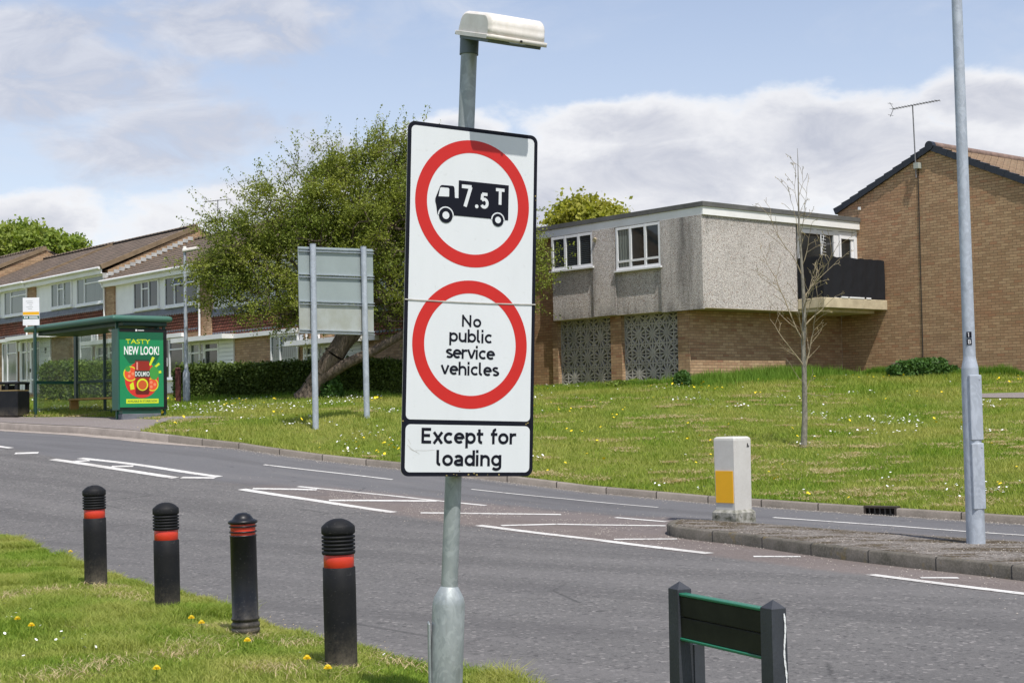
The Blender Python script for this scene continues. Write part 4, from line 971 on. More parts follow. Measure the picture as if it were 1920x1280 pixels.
m = MB(); Mh = Matrix.Translation(la(8.2) + hd * .45) @ Matrix.Rotation(math.atan2(hd.y, hd.x), 4, 'Z'); m.bbox(0, .62, -.13, .13, -.05, .09, .03, Mh); m.build('lamp_head', M_collar, lamp)
for (ya, yb) in ((702, 826), (829, 955)):
    Md = Matrix.Translation(la((zpx(ya) + zpx(yb)) / 2)) @ Matrix.Rotation(math.atan2(lax.x, lax.z), 4, 'Y') @ Matrix.Rotation(rad(17), 4, 'Z'); hh_ = (zpx(ya) - zpx(yb)) / 2; m = MB(); m.bbox(-.072, .072, -.100, -.06, -hh_ + .008, hh_ - .008, .006, Md); m.tube([Md @ Vector((.045, -.099, hh_ - .05)), Md @ Vector((.045, -.104, hh_ - .05))], .009, 8)
    m.build('door', M_galv_b, lamp)
for (py, ch) in ((628, '1'), (641, 'B')):
    Mt = Matrix.Translation(la(zpx(py))) @ Matrix.Rotation(rad(-14), 4, 'Z'); h_ = .032
    m = MB(); m.box(-.026, .026, -.068, -.06, -h_, h_, Mt); tg = m.build('number_tag', M_signblk, lamp)
    o = write('digit', ch, -.012, .014, -.022, .033, M_digit, tg, -.070, .22, 1.0); o.matrix_local = Mt

# white box bollard on the island nose
c = hit(1382, 973, ISL); bo = thing('island_bollard', 'square white box bollard with a yellow panel on the nose of the traffic island', 'bollard', (c.x, c.y, float(ISL(c.x, c.y))))
az = rad(44); cor = Matrix.Translation((0, .26, 0)) @ Matrix.Rotation(az, 4, 'Z'); 
def chpoly(a, b): return [(-a + b, -a), (a - b, -a), (a, -a + b), (a, a - b), (a - b, a), (-a + b, a), (-a, a - b), (-a, -a + b)]
def frust(m, secs, M, b=.02):
    vs = []; n = 8
    for (a, z) in secs: vs += [M @ Vector((p[0], p[1], z)) for p in chpoly(a, b)]
    m.idx(vs, [(i * n + k, i * n + (k + 1) % n, (i + 1) * n + (k + 1) % n, (i + 1) * n + k) for i in range(len(secs) - 1) for k in range(n)] + [tuple(range((len(secs) - 1) * n, len(secs) * n))])
AH = .178
m = MB(); frust(m, [(AH - .008, .11), (AH - .006, .5), (AH - .002, .99), (AH - .006, 1.015), (AH - .03, 1.035)], cor); m.build('box_body', M_bolw, bo)
m = MB(); frust(m, [(AH + .028, -.06), (AH + .026, .075), (AH + .01, .095), (AH - .008, .112)], cor); [m.tube([cor @ Vector((sx, -AH - .026, .045)), cor @ Vector((sx, -AH - .034, .045))], .016, 10) for sx in (-.12, .12)]; [m.tube([cor @ Vector((-AH - .026, sx, .045)), cor @ Vector((-AH - .034, sx, .045))], .016, 10) for sx in (-.12, .12)]; m.build('base_skirt', M_bolbase, bo)
m = MB(); m.box(-AH - .004, -AH + .01, -.135, .140, .20, .605, cor); yp = m.build('yellow_panel', M_yellow, bo)
m = MB(); m.face([cor @ Vector(p) for p in [(.07, -AH - .0015, .90), (.092, -AH - .0015, .90), (.098, -AH - .0015, .945), (.082, -AH - .0015, .955)]]); m.face([cor @ Vector(p) for p in [(.100, -AH - .0015, .90), (.118, -AH - .0015, .903), (.115, -AH - .0015, .925), (.103, -AH - .0015, .925)]]); m.build('black_mark', M_signblk, bo)

# ------------------------------------------------------------------ street name plate seen from behind
DP = 5.8; pr_ = P(1450, 1160, DP); bd = Vector((-.452, .892, 0)); npx = Vector((.892, .452, 0))
gz = float(VERGEf(pr_.x, pr_.y)); org = Vector((pr_.x, pr_.y, gz)); npo_ = thing('street_name_plate', 'low nameplate seen from behind, dark board with green edges between two slate posts', 'street nameplate', org, math.atan2(bd.y, bd.x))
tz = (P(1450, 1138, DP) - org).z; Ls = .60
for k in range(80):     # slide the far post until it meets its pixel
    q = org + bd * Ls; pxq = 960 + F * (Vector(R_).dot(q - Vector((0, 0, EYE)))) / (Vector(F_).dot(q - Vector((0, 0, EYE)))); Ls += (pxq - 1283) / 400
def npost(x, top, w=.036, d=.034, spl=False):
    m = MB(); s = [(-x * 0 - w, -d), (w, -d), (w, d), (-w, d)]; vs = []
    for (z, f) in ((-.3, 1.18), (top - .5, 1.08), (top - .002, 1.0), (top, .97)): vs += [(x + p[0] * f, p[1] * f, z) for p in s]
    vs.append((x, 0, top + .030)); m.idx(vs, [(i * 4 + k, i * 4 + (k + 1) % 4, (i + 1) * 4 + (k + 1) % 4, (i + 1) * 4 + k) for i in range(3) for k in range(4)] + [(12 + k, 12 + (k + 1) % 4, 16) for k in range(4)])
    o = m.build('post', M_npost, npo_); return o
tzl = (P(1279, 1102, (org + bd * Ls).y) - org).z
p1 = npost(0, tz); p1['label'] = 'near post with a dribble of spilt white paint'; npost(Ls, tzl)
m = MB(); zl = [0, -.035, -.07, -.12, -.16, -.2, -.26, -.34, -.45]
m = MB()
prv = None
for i, z in enumerate(np.linspace(-.02, -.5, 26)):
    w_ = .002 + .003 * abs(math.sin(i * 1.7)) * (1 if i % 7 else .3); cy = -.022 - .004 * math.sin(i * .6); cur = (cy - w_, cy + w_, z)
    if prv: m.face([(-.0395, prv[0], tz + prv[2]), (-.0395, prv[1], tz + prv[2]), (-.0405, cur[1], tz + cur[2]), (-.0405, cur[0], tz + cur[2])])
    prv = cur
m.build('paint_dribble', M_wpaint, npo_)
zt = (P(1427, 1141, DP) - org).z; zbm = (P(1430, 1238, DP) - org).z; hb = (zt - zbm - .02) / 2
for k in range(2):
    m = MB(); z1 = zt - .010 - k * (hb + .0) ; m.bbox(.02, Ls - .02, -.006, .022, z1 - hb + .002, z1 - .002, .003); m.build('board', M_nplate, npo_)
for z1 in (zt, zbm + .012):
    m = MB(); m.bbox(.015, Ls - .015, -.012, .028, z1 - .012, z1 + .0, .003); m.build('green_edge', M_npgreen, npo_)
m = MB(); m.prism([(-.05, -.085), (.03, -.062), (.03, -.0345), (-.05, -.0345)], -.3, tzl - .235, Matrix.Translation((Ls, 0, 0))); m.build('brace', M_npost, npo_)

# ------------------------------------------------------------------ two-post sign seen from behind
cL = hit(592, 803, BANK); cR = hit(688, 783, BANK); bs = thing('two_post_sign', 'large road sign seen from behind, pale grey-green back on two steel posts', 'road sign', cL)
tl = P(586.5, 458, cL.y) - cL; tr = P(681.5, 463, cR.y) - cL; cr = cR - cL
m = MB(); m.tube([Vector((0, 0, -.1)), tl], .058, 20); m.tube([tl, tl + Vector((0, 0, .008))], .062, 20); m.build('post', M_galv_b, bs)
m = MB(); m.tube([cr - Vector((0, 0, .1)), tr], .058, 20); m.tube([tr, tr + Vector((0, 0, .008))], .062, 20); m.build('post', M_galv_b, bs)
ud = Vector((cr.x, cr.y, 0)).normalized(); sc_ = cL + Vector((0, 0, 0)); nd = Vector((-ud.y, ud.x, 0))
def rel(px, py):   # pixel -> point on the sign plane (just beyond the posts)
    r = ray(px, py); r = Vector(r); o = cL + nd * .085; e = Vector((0, 0, EYE)); t_ = (o - e).dot(nd) / r.dot(nd); return e + r * t_ - cL
c4 = [rel(559, 462), rel(699, 467), rel(701, 629), rel(562, 625)]
def lerp4(a, b): 
    lft = c4[0].lerp(c4[3], b); rgt = c4[1].lerp(c4[2], b); return lft.lerp(rgt, a)
for (a, b, mt, nm) in ((0, .327, M_back_up, 'upper_board'), (.333, .645, M_back_up, 'middle_board'), (.651, 1, M_back_lo, 'lower_board')):
    m = MB(); pts = [lerp4(0, a), lerp4(1, a), lerp4(1, b), lerp4(0, b)]; off = nd * .012; q = [p for p in pts] + [p + off for p in pts]; m.idx(q, [(0, 1, 2, 3), (7, 6, 5, 4), (0, 4, 5, 1), (1, 5, 6, 2), (2, 6, 7, 3), (3, 7, 4, 0)]); m.build(nm, mt, bs)
for b in (.04, .335, .645, .975):
    m = MB(); A0, A1 = lerp4(0.0, b), lerp4(1.0, b)
    for dz in (-.030, .022):
        q0 = A0 + Vector((0, 0, dz)) - nd * .003; q1 = A1 + Vector((0, 0, dz)) - nd * .003; z8 = Vector((0, 0, .014)); o8 = nd * -.028; m.idx([q0, q1, q1 + z8, q0 + z8, q0 + o8, q1 + o8, q1 + z8 + o8, q0 + z8 + o8], [(0, 1, 2, 3), (7, 6, 5, 4), (0, 4, 5, 1), (1, 5, 6, 2), (2, 6, 7, 3), (3, 7, 4, 0)])
    m.build('rail', M_galv_b, bs)

# ------------------------------------------------------------------ small lamp column by the hedge
c = hit(350, 756, BANK, 20, 60); c = Vector((c.x, c.y, float(BANK(c.x, c.y)))); sl = thing('street_lamp', 'short pale street lamp standing in front of the low hedge beside the shelter', 'street lamp', c)
hgt = P(348, 470, c.y).z - c.z; mid = P(350, 700, c.y).z - c.z
m = MB(); m.tube([(0, 0, -.1), (0, 0, mid), (0, 0, mid + .1)], [.09, .085, .05], 18, False); m.build('base_section', M_galv_b, sl)
m = MB(); m.tube([(0, 0, mid + .08), (-.01, 0, hgt)], [.05, .036], 16); m.build('column', M_galv_b, sl)
m = MB(); m.bbox(-.05, .36, -.09, .09, -.035, .045, .02, Matrix.Translation((-.01, 0, hgt)) @ Matrix.Rotation(rad(-8), 4, 'Y')); m.lathe([(.045, .04), (.045, .09), (.03, .11), (.001, .115)], 16, (-.01, 0, hgt)); m.build('lamp_head', M_hood, sl)
# ------------------------------------------------------------------ buildings: everything runs along one street direction
ROTZ = math.atan2(-.766, .643)
XD = Vector((.643, -.766, 0)); YD = Vector((.766, .643, 0))
class Fr:
    def __init__(s, o): s.o = Vector(o)
    def _cut(s, px, py, n, off):
        r = Vector(ray(px, py)); e = Vector((0, 0, EYE)) - s.o; t_ = (off - e.dot(n)) / r.dot(n); return e + r * t_
    def front(s, px, py, yoff=0): q = s._cut(px, py, YD, yoff); return q.dot(XD), q.z      # plane y = yoff -> (x, z)
    def side(s, px, py, xoff=0): q = s._cut(px, py, XD, xoff); return q.dot(YD), q.z       # plane x = xoff -> (y, z)
    def at(s, x, y, z=0): return s.o + XD * x + YD * y + Vector((0, 0, z))
def frame_bars(m, a0, a1, z0, z1, cols, rows, t, d0, d1, axis='x', sill=True):
    """window frame in the plane axis x or y; cols/rows: inner divisions as fractions; d0..d1 depth range"""
    def bx(p0, p1, q0, q1, e=0):
        if axis == 'x': m.box(p0, p1, d0 + e, d1, q0, q1)
        else: m.box(d0, d1 - e, p0, p1, q0, q1)
    ed = [a0] + [a0 + (a1 - a0) * c for c in cols] + [a1]
    bx(a0, a0 + t, z0, z1); bx(a1 - t, a1, z0, z1)
    for c in ed[1:-1]: bx(c - t * .55, c + t * .55, z0, z1)
    lim = []
    for i in range(len(ed) - 1): lim.append((ed[i] + (t if i == 0 else t * .55), ed[i + 1] - (t if i == len(ed) - 2 else t * .55)))
    for i, (l, r) in enumerate(lim):
        bx(l, r, z0, z0 + t * 1.1, .003); bx(l, r, z1 - t, z1, .003)
        for rr in (rows[i] if rows and isinstance(rows[0], (list, tuple)) else rows): zc = z0 + (z1 - z0) * rr; bx(l, r, zc - t * .4, zc + t * .4, .003)
def window(parent, a0, a1, z0, z1, cols, rows, y, glass, axis='x', t=.055, label=None, sill=.06):
    m = MB(); s = -1 if axis == 'x' else 1
    d = (y - .05, y) if axis == 'x' else (y, y + .05)
    frame_bars(m, a0, a1, z0, z1, cols, rows, t, d[0], d[1], axis)
    if sill:
        if axis == 'x': m.box(a0 - .05, a1 + .05, y - .11, y - .004, z0 - .05, z0 - .004)
        else: m.box(y + .004, y + .11, a0 - .05, a1 + .05, z0 - .05, z0 - .004)
    w = m.build('window', M_white, parent); m = MB()
    yy_ = y - .016 if axis == 'x' else y + .016
    if axis == 'x': m.face([(a0 + .01, yy_, z0 + .01), (a1 - .01, yy_, z0 + .01), (a1 - .01, yy_, z1 - .01), (a0 + .01, yy_, z1 - .01)])
    else: m.face([(yy_, a0 + .01, z0 + .01), (yy_, a1 - .01, z0 + .01), (yy_, a1 - .01, z1 - .01), (yy_, a0 + .01, z1 - .01)])
    m.build('pane', glass, w); return w
def slope(m, x0, x1, ya, za, yb, zb, th=.09):
    """roof slab from eave (ya, za) to ridge (yb, zb), with tile UVs along the slope"""
    L = math.hypot(yb - ya, zb - za); n = Vector((0, -(zb - za) / L, (yb - ya) / L)) * th
    if n.z < 0: n = -n
    c = [Vector((x0, ya, za)), Vector((x1, ya, za)), Vector((x1, yb, zb)), Vector((x0, yb, zb))]; b = [p - n for p in c]
    m.face(c, [(x0, 0), (x1, 0), (x1, L), (x0, L)]); m.face(b[::-1])
    for i, j in ((0, 1), (1, 2), (2, 3), (3, 0)): m.face([c[i], b[i], b[j], c[j]])

TW = 6.85
A0 = P(203, 600, 52.0); A0.z = 0
def terrace(i, ze, lab, lights, glz, TW=TW, dep=7.0, step=TW):
    zf = 2.2; o = A0 + XD * (step * i); o.z = zf
    h = thing('terraced_house', lab, 'house', o, ROTZ, 'brick terraced houses behind the hedges'); ze -= zf
    gl = float(BANKf(o.x, o.y)) - zf
    zr = ze + 1.62; yr = 3.45
    m = MB(); prof = [(0, gl - .8), (0, ze - .12), (yr, zr - .12), (dep, ze - .15 + max(0, (7 - dep) * .45)), (dep, gl - .8)]
    vs = [(0, y, z) for y, z in prof] + [(TW, y, z) for y, z in prof]
    m.idx(vs, [(4, 3, 2, 1, 0), (5, 6, 7, 8, 9), (0, 1, 6, 5), (3, 4, 9, 8)]); wall = m.build('wall', M_brick_y, h)
    m = MB(); slope(m, -.015 if i != 0 else .0, TW - .02, -.28, ze - .02, yr, zr + .0); slope(m, .0, TW - .02, dep + .25, ze - .04 + max(0, (7 - dep) * .42), yr + .001, zr); rf = m.build('roof', M_roof, h)
    m = MB(); m.tube([(0, yr, zr + .0), (TW - .02, yr, zr + .0)], .09, 8); m.build('ridge_tiles', M_roof, rf)
    m = MB(); slope(m, TW - .05, TW + .06, -.30, ze + .03, yr, zr + .05, .16); m.build('verge', plain('verge_timber', (.24, .17, .10), .8, .3), rf)
    if i in (0,):   # pale stepped flashing against the neighbour's gable
        m = MB()
        for k in range(17):
            f0, f1 = k / 17, (k + 1) / 17; y0_, y1_ = -.2 + 3.5 * f0, -.2 + 3.5 * f1; za = ze + 1.6 * (f1 + f0) / 2; m.box(.0, .02, y0_, y1_, za + .02, za + .15)
        m.build('flashing', plain('pale_mortar', (.50, .50, .48), .8, .25), rf)
    m = MB(); m.box(-.01, TW - .01, -.25, -.21, ze - .27, ze - .04); m.box(-.01, TW - .01, -.21, -.002, ze - .27, ze - .25); m.build('fascia', M_fascia, h)
    m = MB(); m.tube([(-.02, -.31, ze - .075), (TW - .02, -.31, ze - .075)], .05, 8); m.build('gutter', M_fascia, h)
    m = MB(); m.tube([(.06, -.31, ze - .1), (.06, -.18, ze - .32), (.06, -.17, gl + .1)], .036, 8); m.build('downpipe', M_white, h)
    m = MB(); m.box(.0, .70, -.12, -.001, ze - 2.11, ze - .26); m.build('brick_pier', M_brick_y, h)
    m = MB(); m.box(.70, TW, -.045, -.001, ze - 1.28, ze - .265); m.build('cladding', M_whitecl, h)
    window(h, 2.15, 3.98, ze - 1.20, ze - .27, [.34, .62], [[], [.72], []], -.05, glz[0], sill=.0)
    w2 = window(h, 4.42, 6.72, ze - 1.24, ze - .27, [.30], [[], [.76]], -.05, glz[1], sill=.0)
    m = MB(); m.box(2.1, 4.02, -.13, -.047, ze - 1.26, ze - 1.205); m.box(4.38, 6.76, -.14, -.047, ze - 1.30, ze - 1.245); m.build('sill', M_white, h)
    # lead strip and hung tiles
    m = MB(); m.idx([(.7, -.06, ze - 1.285), (TW, -.06, ze - 1.285), (TW, -.12, ze - 1.49), (.7, -.12, ze - 1.49), (.7, -.001, ze - 1.285), (TW, -.001, ze - 1.285), (TW, -.001, ze - 1.49), (.7, -.001, ze - 1.49)], [(3, 2, 1, 0), (4, 5, 1, 0), (3, 7, 6, 2), (1, 5, 6, 2), (0, 3, 7, 4)]); m.build('lead_apron', M_lead, h)
    m = MB()
    for k in range(7):
        z1 = ze - 1.492 - k * .09; m.idx([(.7, -.055, z1), (TW, -.055, z1), (TW, -.085, z1 - .10), (.7, -.085, z1 - .10), (TW, -.05, z1 - .10), (.7, -.05, z1 - .10)], [(3, 2, 1, 0), (5, 4, 2, 3)], uvs=[[(.7, k * .1), (TW, k * .1), (TW, k * .1 + .1), (.7, k * .1 + .1)], [(0, 0)] * 4])
    m.build('hung_tiles', M_hang, h)
    for j in (0, 6):
        m = MB()
        for k in range(int((TW - .75) / .165)): x = .72 + k * .165; m.face([(x, -.128 if j == 0 else -.09, ze - 1.475 - j * .09), (x + .15, -.128 if j == 0 else -.09, ze - 1.475 - j * .09), (x + .12, -.130 if j == 0 else -.092, ze - 1.535 - j * .09), (x + .03, -.130 if j == 0 else -.092, ze - 1.535 - j * .09)])
        m.build('tile_edge', M_lead, h)
    zc = ze - 2.12
    # canopy over the porch, straddling the party line
    m = MB(); m.box(-1.15, 2.15, -.55, -.001, zc - .14, zc + .0); m.build('canopy', M_fascia, h)
    m = MB(); m.box(2.16, TW - 1.16, -.16, -.001, zc - .14, zc - .01); m.build('band', M_fascia, h)
    zb = gl + .12
    m = MB(); frame_bars(m, -.95, .10, zb, zc - .15, [], [.30, .80], .07, -.06, -.002); s_ = m.build('side_light', M_white, h)
    m = MB(); m.face([(-.94, -.02, zb + .4), (.09, -.02, zb + .4), (.09, -.02, zc - .16), (-.94, -.02, zc - .16)]); m.build('pane', glz[0], s_)
    m = MB(); m.box(-.89, .04, -.035, -.03, zb + .02, zb + (zc - .15 - zb) * .29); m.build('lower_panel', M_white, s_)
    m = MB(); frame_bars(m, .10, 1.05, zb, zc - .15, [], [.30, .84], .085, -.062, -.002); d_ = m.build('door', M_white, h)
    m = MB(); m.face([(.12, -.02, zb + .02), (1.03, -.02, zb + .02), (1.03, -.02, zc - .16), (.12, -.02, zc - .16)]); m.build('pane', glz[1], d_)
    m = MB(); m.box(.13, .16, -.10, -.065, zb + .95, zb + 1.08); m.build('handle', M_dark, d_)
    m = MB(); m.box(1.05, 1.95, -.05, -.001, zb, zc - .15)
    for k in range(1, 12): pass
    o2 = m.build('boarded_panel', M_white, h); m = MB()
    for k in range(1, 13): z = zb + (zc - .15 - zb) * k / 13; m.box(1.06, 1.94, -.0525, -.051, z - .006, z + .006)
    m.build('groove', M_curtain, o2)
    if i == -1: m = MB(); m.box(1.45, 1.62, -.058, -.0545, zc - .62, zc - .50); m.box(1.47, 1.6, -.058, -.0545, zc - .70, zc - .66); m.build('number_plaque', M_signblk, h)
    window(h, 4.15, 5.65, zb + .45, zc - .15, [.35], [[], [.72]], -.03, glz[0], sill=.06)
    m = MB(); m.box(4.15, 5.65, -.03, -.001, zb, zb + .445); m.build('panel', M_whitecl, h)
    m = MB(); m.tube([(6.10, -.06, zb), (6.10, -.06, zc - .2)], .034, 8); m.box(5.68, 5.86, -.03, -.002, zc - .55, zc - .2); m.build('service_pipe', M_white, h)
    if lights:
        m = MB(); a0, z1 = 5.16, ze - .33; Mx = Matrix.Translation((a0, -.10, z1)) @ Matrix.Rotation(rad(-24), 4, 'X'); 
        for b in ((0, 1.48, -.30, -.26), (0, 1.48, -.04, 0), (0, .04, -.26, -.04), (1.44, 1.48, -.26, -.04)): m.box(b[0], b[1], -.02, .02, b[2], b[3], Mx)
        v = m.build('open_vent', M_white, w2); m = MB(); m.box(.04, 1.44, -.004, .004, -.26, -.04, Mx); m.build('vent_glass', M_glass, v)
    return h
GZ = (M_glasscur, M_glass)
terrace(-4, 7.46, 'terraced house at the far left edge of the photo, mostly out of frame', 0, GZ)
terrace(-3, 7.38, 'terraced house with the small brick gable showing above the next roof, far left', 0, GZ)
terrace(-2, 6.88, 'terraced house directly behind the bus stop flag', 0, (M_glasscur, M_glasscur))
terrace(-1, 6.86, 'terraced house behind the bus shelter, tall brick gable stepping above its neighbour', 0, (M_glasscur, M_glasscur))
hC = terrace(0, 6.37, 'terraced house behind the short street lamp, with one top window propped open', 1, (M_glass, M_glass))
terrace(1, 6.15, 'terraced house half hidden behind the leaning tree and the two-post sign', 0, (M_glasscur, M_glass))
terrace(2, 5.75, 'terraced house hidden behind the dense crown right of the two-post sign', 0, GZ, TW=3.9, dep=4.0)
# low plinth wall in front of the left houses
q = P(40, 757, 48); pw = thing('garden_wall', 'low brown brick garden wall behind the litter bin', 'wall', (q.x, q.y, q.z - .3), ROTZ); m = MB(); m.box(-6, 4, 0, .22, -.3, .58); m.build('brickwork', M_brick, pw); m = MB(); m.box(-6.03, 4.03, -.03, .25, .582, .64); m.build('coping', M_kerb, pw)

# aerials
def yagi(name, lab, base, h, boom, lean=(0, 0), parent_loc=None, n=9, el=.13, z_b=None):
    o = thing(name, lab, 'aerial', base); m = MB(); tp = Vector((lean[0], lean[1], h)); m.tube([(0, 0, -.4), tp], .018, 8); m.build('mast', M_aer, o)
    b0, b1 = [Vector(p) for p in boom]; m = MB(); m.tube([b0, b1], .012, 6); m.build('boom', M_aer, o)
    d = (b1 - b0).normalized(); sdv = d.cross(Vector((0, 0, 1))).normalized(); m = MB()
    for k in range(n): c = b0.lerp(b1, (k + .3) / n); m.tube([c - sdv * el, c + sdv * el], .006, 5)
    m.build('elements', M_aer, o)
    m = MB(); up = Vector((0, 0, 1)); c = b0 + d * .06
    for s_ in (1, -1): m.tube([c, c - d * .12 + up * .20 * s_], .008, 5); m.tube([c - d * .10 + up * .16 * s_ - sdv * .12, c - d * .10 + up * .16 * s_ + sdv * .12], .006, 5)
    m.build('reflector', M_aer, o); return o
rp_ = A0 + XD * 1.6 + YD * 3.45; rp_.z = 7.95
yagi('television_aerial', 'thin aerial on the roof ridge left of the leaning tree crown', rp_, 1.3, [(-.5, .1, 1.25), (.5, -.1, 1.3)])

# ---- pebble-dashed flat-roofed building
C0 = P(1320, 500, 38.0); ZB0 = 1.0; C0.z = ZB0; fb = Fr(C0)
fl = thing('flat_roofed_building', 'two-storey flat-roofed building, grey pebbledash over brown brick, balcony at its right end', 'building', C0, ROTZ)
zt_ = fb.side(1316, 402, 0)[1]; zb_ = fb.side(1319, 576, 0)[1]; zf_ = fb.side(1314, 386.5, 0)[1]; zft = fb.side(1314, 377.5, 0)[1]
xl = fb.front(1036, 520)[0]; y1 = fb.side(1494, 500)[0]; y2 = fb.side(1608.5, 410)[0]; OV = .69; YL = .13
gb = -1.4
m = MB(); m.box(xl, 0, 0, y1, zb_, zt_ + .02); pb = m.build('pebbledash_wall', M_pebble, fl)
# finer mesh with a stain mask (run-off stains near the corner and below the windows)
import bmesh
xw = lambda px: fb.front(px, 520)[0]
def stain(ob, cuts):
    me = ob.data; bm = bmesh.new(); bm.from_mesh(me); bmesh.ops.subdivide_edges(bm, edges=bm.edges, cuts=cuts, use_grid_fill=True); bm.to_mesh(me); bm.free()
    at = me.attributes.new('stain', 'FLOAT', 'POINT'); vals = []
    for v in me.vertices:
        s_ = 0; x, y, z = v.co
        if y < .01:
            s_ = max(0, 1 - abs(x + .62) / .75) * .75; s_ = max(s_, max(0, 1 - (z - zb_) / .45) * .6)
            for px in (1113, 1160, 1242): s_ = max(s_, max(0, 1 - abs(x - xw(px)) / .3) * (.7 if z < zt_ - 1.0 else .35))
            s_ = max(s_, .08)
        if x > -.01 and y > .01: s_ = max(0, 1 - abs(y - .15) / .16) * max(0, 1 - (zt_ - z) / .7) * .9; s_ = max(s_, max(0, 1 - (zt_ - z) / .5) * .35, .08)
        vals.append(s_)
    at.data.foreach_set('value', vals)
stain(pb, 24)
for (a, b) in ((xw(1114.5), xw(1156)), (xw(1242), -.002)):
    m = MB(); m.box(a, b, -.055, -.001, zb_ - .035 if b > -.1 else zb_ + .002, zt_ - .002); stain(m.build('pebbledash_pilaster', M_pebble, fl), 14)
m = MB(); m.box(xl, -.35, y1, y2, zb_, zt_ + .02); m.build('unlit_interior', M_dark, fl)  # black body painted as the unlit interior behind the balcony glazing
m = MB(); m.box(xl - 4.5, xl, .22, 7.5, gb, zt_ + .02); m.build('end_wall', M_brick, fl)
m = MB(); xr = -OV; m.box(xl, xr, .62, y2, gb, zb_ - .004); m.build('lower_wall', M_brick_t, fl)
m = MB(); m.box(xl + .001, -.001, .001, y1 - .001, zb_ - .012, zb_ - .0015); m.build('soffit', M_concrete, fl)
# roof edge: white fascia and weathered felt kerb
m = MB(); m.box(xl - 4.6, .05, -.05, y2, zt_, zf_); m.build('fascia', M_fascia, fl)
m = MB(); m.box(xl - 4.65, .085, -.085, y2 + .02, zf_ + .002, zft); m.build('felt_edge', M_felt, fl)
# piers and decorative screen blocks
def xat(px, py=640): return fb.front(px, py, YL)[0]
pier = [(xat(1036), xat(1046)), (xat(1145), xat(1165.5)), (xat(1271), xr)]
for (a, b) in pier: m = MB(); m.box(a, b, YL, .618, gb, zb_ - .004); m.build('pier', M_brick_t, fl)
m = MB(); m.box(pier[0][1], pier[2][0], .605, .615, gb, zb_ - .01); m.build('recess_shade_sheet', M_dark, fl)  # black sheet standing in for the shade behind the screen blocks
def screen(a, b, zt0, nx, nz):
    m = MB(); w = (b - a) / nx; h = w; rr = random.Random(4)
    y0_, y1_ = YL + .12, YL + .21; t_ = .026
    def bar(p, q, t_, y0=y0_ + .006):
        p, q = Vector(p), Vector(q); d = (q - p).normalized(); n = Vector((-d.y, d.x)) * t_ / 2; c = [p + n, p - n, q - n, q + n]
        m.idx([(v.x, y0, v.y) for v in c] + [(v.x, y1_ - .004, v.y) for v in c], [(3, 2, 1, 0), (4, 5, 6, 7), (0, 1, 5, 4), (2, 3, 7, 6), (1, 2, 6, 5), (3, 0, 4, 7)])
    for i in range(nx + 1): x = a + i * w; m.box(x - .018 if i else x, x + .018 if i < nx else x, y0_, y1_, zt0 - nz * h, zt0)
    for j in range(nz + 1):
        z = zt0 - j * h
        for i in range(nx): m.box(a + i * w + .018, a + (i + 1) * w - .018, y0_ + .003, y1_, z - .018, z + .018)
    for i in range(nx):
        for j in range(nz):
            x0, x1 = a + i * w, a + (i + 1) * w; za, zb2 = zt0 - j * h, zt0 - (j + 1) * h
            if (i % 2): x0, x1 = x1, x0
            if (j % 2): za, zb2 = zb2, za
            # rays fan out from the shared corner; the far corner is filled by a small gusset
            sx, sz = (x1 - x0), (zb2 - za)
            bar((x0, za), (x0 + sx * .52, zb2), .048); bar((x0, za), (x1, za + sz * .52), .048)
            m.idx([(x0 + sx * .45, y0_ + .009, zb2), (x1, y0_ + .009, za + sz * .45), (x1, y0_ + .009, zb2)], [(0, 1, 2)]) if False else None
            bar((x0 + sx * .50, zb2), (x1, za + sz * .50), .042)
    return m.build('screen_blocks', M_block, fl)
zscr = zb_ - .03
for (a, b, nx) in ((pier[0][1], pier[1][0], 8), (pier[1][1], pier[2][0], 8)):
    w = (b - a) / nx; screen(a, b, zscr, nx, int((zscr + .55) / w) + 1)
# windows on the left face
def fx(px, py): return fb.front(px, py, -.02)
a, _ = fx(1036, 500); b, _ = fx(1113.5, 500); z0 = fx(1113, 499)[1]; z1 = zt_ - .02
w = window(fl, a, b, z0, z1, [.335, .66], [], -.003, M_blind, label=None, t=.075); w['label'] = 'three-light white window with blinds'
a, _ = fx(1157, 500); b, _ = fx(1240.5, 500); z0 = fx(1241, 498)[1]
w = window(fl, a, b, z0, z1 + .0, [.33, .665], [.20], -.003, M_glass, t=.07); w['label'] = 'white window with low fixed lights and a half drawn curtain'
m = MB(); m.box(a + .09, a + .34, .0, .004, z0 + .09, z1 - .08); 
m = MB(); m.face([(a + .10, -.0215, z0 + .09), (a + .50, -.0215, z0 + .09), (a + .50, -.0215, z1 - .08), (a + .10, -.0215, z1 - .08)]); m.build('curtain', M_glasscur, w)
m = MB(); px_, pz_ = fx(1118, 449); m.tube([(px_, 0, pz_), (px_, -.07, pz_), (px_ + .02, -.11, pz_ - .02)], [.04, .05, .055], 10); m.build('wall_vent', M_concrete, fl)
# hairline crack across the render: a shallow drip groove
# balcony
sy0 = y1 + .004; xb = .90
zs1 = fb.side(1545, 557, xb)[1]; zs0 = fb.side(1545, 576, xb)[1]; ysr = fb.side(1665, 568, xb)[0]
m = MB(); m.bbox(-OV + .001, xb, sy0, ysr, zs0, zs1, .012); m.box(-OV + .002, xb - .25, sy0 + .05, ysr - .3, zs0 - .09, zs0 - .002); m.build('balcony_slab', M_concrete, fl)
zsc0, zsc1 = zs1 + .02, fb.side(1543, 479.5, xb - .04)[1]; yse = fb.side(1658.5, 520, xb - .04)[0]
